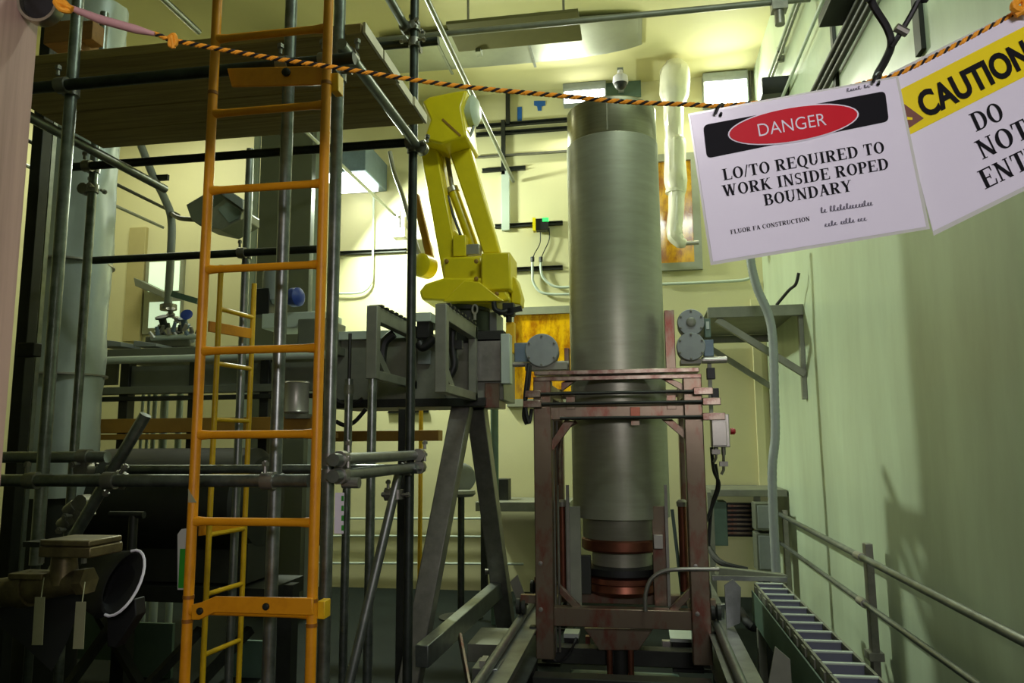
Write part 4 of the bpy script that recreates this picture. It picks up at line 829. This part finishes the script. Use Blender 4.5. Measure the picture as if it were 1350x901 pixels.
for x in (xd0+.55*(xd1-xd0), xd0+.2*(xd1-xd0)):
    obj('hanger_strap', MB().box((x, Yd-.42, (zd+ZC)/2+.05), (.03, .02, ZC-zd-.1)), 'galv', du); obj('seam_band', MB().box((x+.05, Yd, zd-.004), (.03, .9, .012)), 'galv', du)
bf = thing('ceiling_baffle', 'flat olive panel, colour darkened as shade, hanging under the ceiling before the duct', 'panel')
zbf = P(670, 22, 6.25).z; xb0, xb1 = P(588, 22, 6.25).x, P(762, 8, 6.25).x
obj('panel', MB().box(((xb0+xb1)/2, 6.5, zbf), (xb1-xb0, .5, .03)), 'baffleshaded', bf, .004)
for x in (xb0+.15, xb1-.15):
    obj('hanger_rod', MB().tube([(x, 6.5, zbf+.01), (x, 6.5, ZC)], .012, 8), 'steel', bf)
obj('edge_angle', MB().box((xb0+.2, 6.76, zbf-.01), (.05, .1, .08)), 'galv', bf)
T('tray_box', 'dark flat box at the top of the right wall over the cables', 'box', MB().box(PX(1112, 0, XR-.1), (.2, .5, .08)), 'darksteel', .004)
# ================================================================ rope and signs
ZS = 1.02
rp = thing('barrier_rope', 'orange and black twisted barrier rope stretched across the view', 'rope')
rpts = [(70, -4, 1.08), (84, 8, 1.08), (120, 22, 1.08), (205, 45, 1.08), (228, 53, 1.08), (330, 72, 1.08), (460, 92, 1.07), (600, 113, 1.07), (745, 127, 1.06), (820, 134, 1.06), (910, 138, 1.05), (960, 139, 1.05), (1060, 128, 1.04), (1150, 107, 1.035), (1182, 98, 1.03), (1236, 72, 1.03), (1300, 38, 1.03), (1350, 10, 1.03), (1420, -32, 1.03)]
ctr = curve([PC(*a) for a in rpts], 60)
L = [0]
for i in range(1, len(ctr)): L.append(L[-1]+(ctr[i]-ctr[i-1]).length)
tot = L[-1]; N = int(tot/.0022); path = []; j = 0
for i in range(N+1):
    s = tot*i/N
    while j < len(L)-2 and L[j+1] < s: j += 1
    t = (s-L[j])/max(1e-9, L[j+1]-L[j]); path.append(ctr[j].lerp(ctr[j+1], t))
for nm, m, ph in (('orange_strand', 'ropeorange', 0), ('orange_strand', 'ropeorange', 1.5), ('black_strand', 'ropeblack', 3.7)):
    hp2 = []
    for i, p in enumerate(path):
        t = (path[min(i+1, N)]-path[max(i-1, 0)]).normalized(); x = t.cross(V((0, 1, 0.2))).normalized(); y = t.cross(x)
        a = -2*math.pi*(tot*i/N)/.0175+ph; hp2.append(p+(x*math.cos(a)+y*math.sin(a))*.0019)
    obj(nm, MB().tube(hp2, .0018 if 'orange' in nm else .0017, 6), m, rp)
obj('knot', MB().tube(curve([PC(222, 50, 1.075), PC(230, 46, 1.07), PC(232, 58, 1.07), PC(224, 60, 1.07), PC(226, 48, 1.068), PC(229, 64, 1.07)]), .003, 8), 'ropeorange', rp)
obj('knot', MB().tube(curve([PC(72, -6, 1.07), PC(86, 4, 1.07), PC(92, 14, 1.07), PC(80, 12, 1.065), PC(74, 2, 1.07), PC(96, 12, 1.068)]), .004, 8), 'ropeorange', rp)
obj('knot', MB().tube(curve([PC(1338, 20, 1.02), PC(1352, 8, 1.015), PC(1346, -2, 1.02), PC(1336, 10, 1.015), PC(1356, 16, 1.02)]), .005, 8), 'ropeorange', rp)
obj('tape_wrap', MB().tube([PC(90, 9, 1.075), PC(130, 25, 1.07), PC(180, 39, 1.07), PC(204, 45, 1.075)], [.004, .0062, .006, .003], 10), 'pink', rp, label='faded pink flagging tape wrapped on the rope')
an = thing('rope_anchor', 'round chrome rope anchor cup on the pink door jamb', 'anchor')
pa_ = PX(50, 3, JX+.035); fwn = -FW
obj('cup', MB().lathe([(.037, -.02), (.038, 0), (.036, .004), (.031, .004), (.03, -.008), (.002, -.01)], pa_, tuple(fwn), 28), 'stainlessband', an)
obj('recess', MB().lathe([(.0295, -.006), (.002, -.004)], pa_, tuple(fwn), 24), 'black', an); obj('pin', MB().tube([pa_+V((-.01, -.03, .01)), PC(72, -4, 1.08)], .004, 8), 'steel', an)
obj('stem', MB().tube([pa_+FW*.02, V((JX-.002, pa_.y+.02, pa_.z))], .014, 10), 'steel', an)
def pl(x, y, layer): return PC(x, y, ZS-.0006*layer)
def poly(mb, pts, layer): mb.add([pl(x, y, layer) for x, y in pts], [tuple(range(len(pts)))]); return mb
def sheet(mb, pts, z0, z1): 
    n = len(pts); return mb.add([PC(x, y, z0) for x, y in pts]+[PC(x, y, z1) for x, y in pts], [tuple(range(n)), tuple(range(2*n-1, n-1, -1))]+[(k, (k+1) % n, n+(k+1) % n, n+k) for k in range(n)])
ST, TH = .19, .075
def arcq(cx, cy, a, b, t0, t1, tw=ST, th=TH, n=14):
    out = []
    for i in range(n):
        qd = []
        for t, inner in ((i/n, 0), ((i+1)/n, 0), ((i+1)/n, 1), (i/n, 1)):
            an_ = math.radians(t0+(t1-t0)*t); aa = a-(tw if inner else 0); bb = b-(th if inner else 0)
            qd.append((cx+aa*math.cos(an_), cy+bb*math.sin(an_)))
        out.append(qd)
    return out
def rect(x0, y0, x1, y1): return [(x0, y0), (x1, y0), (x1, y1), (x0, y1)]
def stem(x, y0=0, y1=1, top=True, bot=True, w_=ST):
    o = [rect(x-w_/2, y0, x+w_/2, y1)]
    if bot: o.append(rect(x-w_/2-.09, y0, x+w_/2+.09, y0+.05))
    if top: o.append(rect(x-w_/2-.09, y1-.05, x+w_/2+.09, y1))
    return o
def diag(x0, y0, x1, y1, w_): return [[(x0-w_/2, y0), (x0+w_/2, y0), (x1+w_/2, y1), (x1-w_/2, y1)]]
def srf(x, y, w_=.16): return [rect(x-w_, y, x+w_, y+.05)]
G = {
 'L': (.72, stem(.19)+[rect(.19, 0, .68, .07)]+[[(.6, 0), (.68, 0), (.7, .28), (.66, .28)]]),
 'O': (.82, arcq(.41, .5, .39, .52, 0, 360, n=26)),
 'Q': (.82, arcq(.41, .5, .39, .52, 0, 360, n=26)+[[(.38, .05), (.52, .05), (.86, -.24), (.66, -.24)]]),
 '/': (.34, diag(.03, -.02, .31, 1.02, .09)),
 'T': (.74, stem(.37, top=False)+[rect(.04, .93, .7, 1)]+[[(.04, .72), (.07, .72), (.13, 1), (.04, 1)], [(.67, .72), (.7, .72), (.7, 1), (.61, 1)]]),
 'R': (.84, stem(.19)+[rect(.19, .93, .42, 1), rect(.19, .47, .42, .54)]+arcq(.42, .735, .3, .265, -90, 90)+diag(.66, 0, .4, .5, .22)+srf(.72, 0, .11)),
 'P': (.7, stem(.19)+[rect(.19, .93, .4, 1), rect(.19, .44, .4, .51)]+arcq(.4, .72, .29, .28, -90, 90)),
 'B': (.76, stem(.19)+[rect(.19, .93, .4, 1), rect(.19, .5, .4, .57), rect(.19, 0, .42, .07)]+arcq(.4, .75, .27, .25, -90, 90)+arcq(.42, .28, .31, .28, -90, 90)),
 'D': (.82, stem(.19)+[rect(.19, .93, .38, 1), rect(.19, 0, .38, .07)]+arcq(.38, .5, .41, .5, -90, 90, n=18)),
 'E': (.74, stem(.19)+[rect(.19, .93, .68, 1), rect(.19, 0, .7, .07), rect(.19, .47, .52, .54), [(.64, .74), (.68, .74), (.68, 1), (.6, 1)], [(.62, 0), (.7, 0), (.72, .28), (.68, .28)], rect(.48, .38, .52, .63)]),
 'F': (.68, stem(.19)+[rect(.19, .93, .66, 1), rect(.19, .47, .5, .54), [(.62, .74), (.66, .74), (.66, 1), (.58, 1)], rect(.46, .38, .5, .63)]),
 'I': (.42, stem(.21)),
 'U': (.82, stem(.18, .34, 1, bot=False)+stem(.66, .34, 1, bot=False, w_=.09)+arcq(.39, .36, .305, .38, 180, 360, .16, .08, 16)),
 'N': (.84, stem(.16, w_=.08)+stem(.68, bot=False, w_=.08)+diag(.66, 0, .14, 1, .2)+srf(.1, .95, .1)),
 'W': (1.12, diag(.36, 0, .14, 1, .19)+diag(.36, 0, .56, 1, .08)+diag(.76, 0, .56, 1, .19)+diag(.76, 0, .97, 1, .08)+srf(.14, .95)+srf(.97, .95, .13)+srf(.55, .95, .15)),
 'K': (.86, stem(.19)+diag(.26, .42, .64, 1, .09)+diag(.68, 0, .36, .56, .2)+srf(.66, .95, .13)+srf(.71, 0, .14)),
 'A': (.8, diag(.12, 0, .4, 1, .08)+diag(.64, 0, .38, 1, .2)+[rect(.2, .3, .58, .37)]+srf(.12, 0, .12)+srf(.66, 0, .14)),
 'Y': (.8, stem(.4, 0, .45, top=False)+diag(.4, .42, .14, 1, .2)+diag(.4, .42, .68, 1, .08)+srf(.16, .95)+srf(.68, .95, .12)),
 'S': (.6, arcq(.3, .75, .25, .26, 40, 270, .12, .09, 14)+arcq(.3, .27, .26, .28, -140, 90, .14, .1, 14)+[rect(.48, .72, .52, 1), rect(.06, 0, .1, .28)]),
 'C': (.78, arcq(.42, .5, .39, .52, 50, 310, n=20)+[rect(.68, .7, .72, 1.0)]),
 ' ': (.32, []),
}
def serif(mb, txt, p0, p1, h, layer):
    tw = sum(G[c][0]+.05 for c in txt)-.05; u_ = V((p1[0]-p0[0], p1[1]-p0[1])); Lp = u_.length; u_ = u_/Lp; n_ = V((u_.y, -u_.x)); sx = Lp/tw; x = 0
    for c in txt:
        for q_ in G[c][1]:
            mb.add([pl(*(V(p0)+u_*((x+a)*sx)+n_*(b*h)), layer) for a, b in q_], [tuple(range(len(q_)))])
        x += G[c][0]+.05
    return mb
def sans(mb, txt, p0, p1, h, layer, off=0):
    cu = bpy.data.curves.new('t', 'FONT'); cu.body = txt; cu.offset = off; cu.resolution_u = 4
    to = bpy.data.objects.new('t', cu); COL.objects.link(to); dg = bpy.context.evaluated_depsgraph_get(); me = to.evaluated_get(dg).to_mesh()
    xs = [v.co.x for v in me.vertices]; ys = [v.co.y for v in me.vertices]
    x0, x1, y0, y1 = min(xs), max(xs), min(ys), max(ys)
    u_ = V((p1[0]-p0[0], p1[1]-p0[1])); n_ = V((u_.y, -u_.x)).normalized()
    mb.add([pl(*(V(p0)+u_*((v.co.x-x0)/(x1-x0))+n_*((v.co.y-y0)/(y1-y0)*h)), layer) for v in me.vertices], [tuple(p.vertices) for p in me.polygons])
    bpy.data.objects.remove(to); bpy.data.curves.remove(cu); return mb
def sobj(n, mb, m, parent): return obj(n, mb, m, parent, smooth=False)
def scrib(mb, p0, p1, h, n, seed, layer):
    rnd = random.Random(seed); u_ = V((p1[0]-p0[0], p1[1]-p0[1])); L_ = u_.length; u_ = u_/L_; n_ = V((u_.y, -u_.x))
    x = 0
    while x < L_-3:                                             # one illegible pen loop after another, with gaps between words
        hh = h*(1.0 if rnd.random() < .3 else .55); w_ = 2.6+rnd.random()*1.6
        lp = [(x, 0), (x+w_*.2, hh), (x+w_*.6, hh*.9), (x+w_*.3, hh*.3), (x+w_*.7, 0), (x+w_*1.1, hh*.3)]
        mb.tube(curve([pl(*(V(p0)+u_*a_+n_*b_), layer) for a_, b_ in lp], 3), .0004, 4)
        x += w_*1.15 + (4 if rnd.random() < .12 else 0)
    return mb
ds = thing('danger_sign', 'laminated DANGER sign about lockout work inside the roped boundary', 'sign')
sobj('laminate', sheet(MB(), [(907, 150), (1184, 100), (1226, 302), (937, 350)], ZS+.0008, ZS), 'laminate', ds)
sobj('paper', poly(MB(), [(910, 152), (1181, 103), (1221, 299), (940, 345)], 1), 'paper', ds)
def rrect(pts, r_=7, n=5):
    out = []; m = len(pts)
    for i in range(m):
        p = V(pts[i]); a = (V(pts[i-1])-p).normalized(); b = (V(pts[(i+1) % m])-p).normalized()
        for k in range(n+1):
            t = k/n; out.append(tuple(p + a*r_*(1-t)**2 + b*r_*t**2))
    return out
sobj('black_banner', poly(MB(), rrect([(927, 165), (1167, 120), (1172, 160), (932, 209)]), 2), 'ink', ds)
def oval(cx, cy, a, b, ang, n=40):
    c, s = math.cos(ang), math.sin(ang); return [(cx+a*math.cos(t)*c-b*math.sin(t)*s, cy+a*math.cos(t)*s+b*math.sin(t)*c) for t in [2*math.pi*k/n for k in range(n)]]
sobj('oval_outline', poly(MB(), oval(1046, 164, 87.5, 23.5, -.165), 3), 'signwhite', ds); sobj('red_oval', poly(MB(), oval(1046, 164, 85.5, 21.8, -.165), 4), 'signred', ds)
sobj('text_line', sans(MB(), 'DANGER', (1001, 180), (1090, 165), 16.5, 5, -.006), 'signwhite', ds)
sobj('text_line', serif(MB(), 'LO/TO REQUIRED TO', (954, 238), (1167, 201), 15, 2), 'ink', ds)
sobj('text_line', serif(MB(), 'WORK INSIDE ROPED', (954, 259.5), (1172.5, 223), 15, 2), 'ink', ds)
sobj('text_line', serif(MB(), 'BOUNDARY', (1008, 271.5), (1124, 252), 15, 2), 'ink', ds)
sobj('text_line', serif(MB(), 'FLUOR FA CONSTRUCTION', (963.5, 309), (1068, 291), 5.6, 2), 'ink', ds)
sobj('handwriting', scrib(MB(), (1083, 281), (1154, 270), 7, 26, 3, 3), 'pencil', ds); sobj('handwriting', scrib(MB(), (1088, 299), (1146, 290), 6, 22, 5, 3), 'pencil', ds); sobj('handwriting', scrib(MB(), (1117, 121), (1150, 114), 4, 14, 8, 3), 'pencil', ds)
for x, y in ((948, 146), (1156, 105)): obj('clip_tie', MB().tube(curve([PC(x-5, y+4, ZS-.006), PC(x, y-6, ZS-.004), PC(x+5, y-8, ZS+.02), PC(x+2, y+6, ZS-.004)]), .0022, 6), 'black', ds)
cs = thing('caution_sign', 'laminated yellow banded CAUTION do not enter sign on the rope', 'sign')
sobj('laminate', sheet(MB(), [(1172, 97), (1421, -27), (1481, 187), (1231, 311)], ZS+.011, ZS+.010), 'laminate', cs)
def cpl(layer): return lambda x, y: PC(x, y, ZS+.010-.0006*layer)
_pl = pl
def pl(x, y, layer): return PC(x, y, ZS+.010-.0006*layer)
sobj('paper', poly(MB(), [(1177, 101), (1419, -22), (1476, 184), (1230, 305)], 1), 'paper', cs)
sobj('yellow_band', poly(MB(), [(1187, 118), (1425, -3), (1440, 56), (1199, 178)], 2), 'signyellow', cs)
sobj('warning_triangle', poly(MB(), [(1192, 137), (1218, 156), (1197, 170)], 3), 'signbrown', cs)
sobj('exclamation_mark', poly(MB(), [(1196, 154), (1203, 155), (1203, 158), (1196, 158)], 4), 'signyellow', cs)
sobj('text_line', sans(MB(), 'CAUTION', (1221, 157), (1364, 84), 36, 4, .035), 'ink', cs)
sobj('text_line', serif(MB(), 'DO', (1287, 174), (1326, 156), 25, 2), 'ink', cs)
sobj('text_line', serif(MB(), 'NOT', (1295, 211), (1361, 179), 26, 2), 'ink', cs)
sobj('text_line', serif(MB(), 'ENTER', (1299, 250), (1400, 201), 26, 2), 'ink', cs)
hc = thing('hanger_cord', 'black forked cord holding up the rope above the danger sign', 'cord')
top = V((0, 0, 0))
pA, pB = PC(1140, -40, 1.06), PC(1225, -40, 1.06)
obj('cord', MB().tube(curve([V((pA.x, pA.y, 2.755)), pA, PC(1149, 2, 1.06), PC(1169, 36, 1.06), PC(1175, 58, 1.06), PC(1168, 78, 1.05), PC(1157, 98, 1.04), PC(1155, 108, 1.03)]), .0055, 8), 'black', hc)
obj('cord', MB().tube(curve([V((pB.x, pB.y, 2.755)), pB, PC(1209, 4, 1.06), PC(1188, 42, 1.06), PC(1174, 64, 1.055)]), .004, 8), 'black', hc)
obj('clamp', MB().tube([PC(1181, 36, 1.055), PC(1196, 44, 1.055)], .006, 8), 'steel', hc)
sg = thing('scaffold_tag', 'white inspection tag with green marks on the scaffold pole', 'tag')
obj('card', R(441, 650, 453, 704, 2.76, .003), 'signwhite', sg)
for k in range(4): obj('green_mark', R(450, 654+k*13, 453, 661+k*13, 2.757, .002), 'green', sg)
fix_roots()
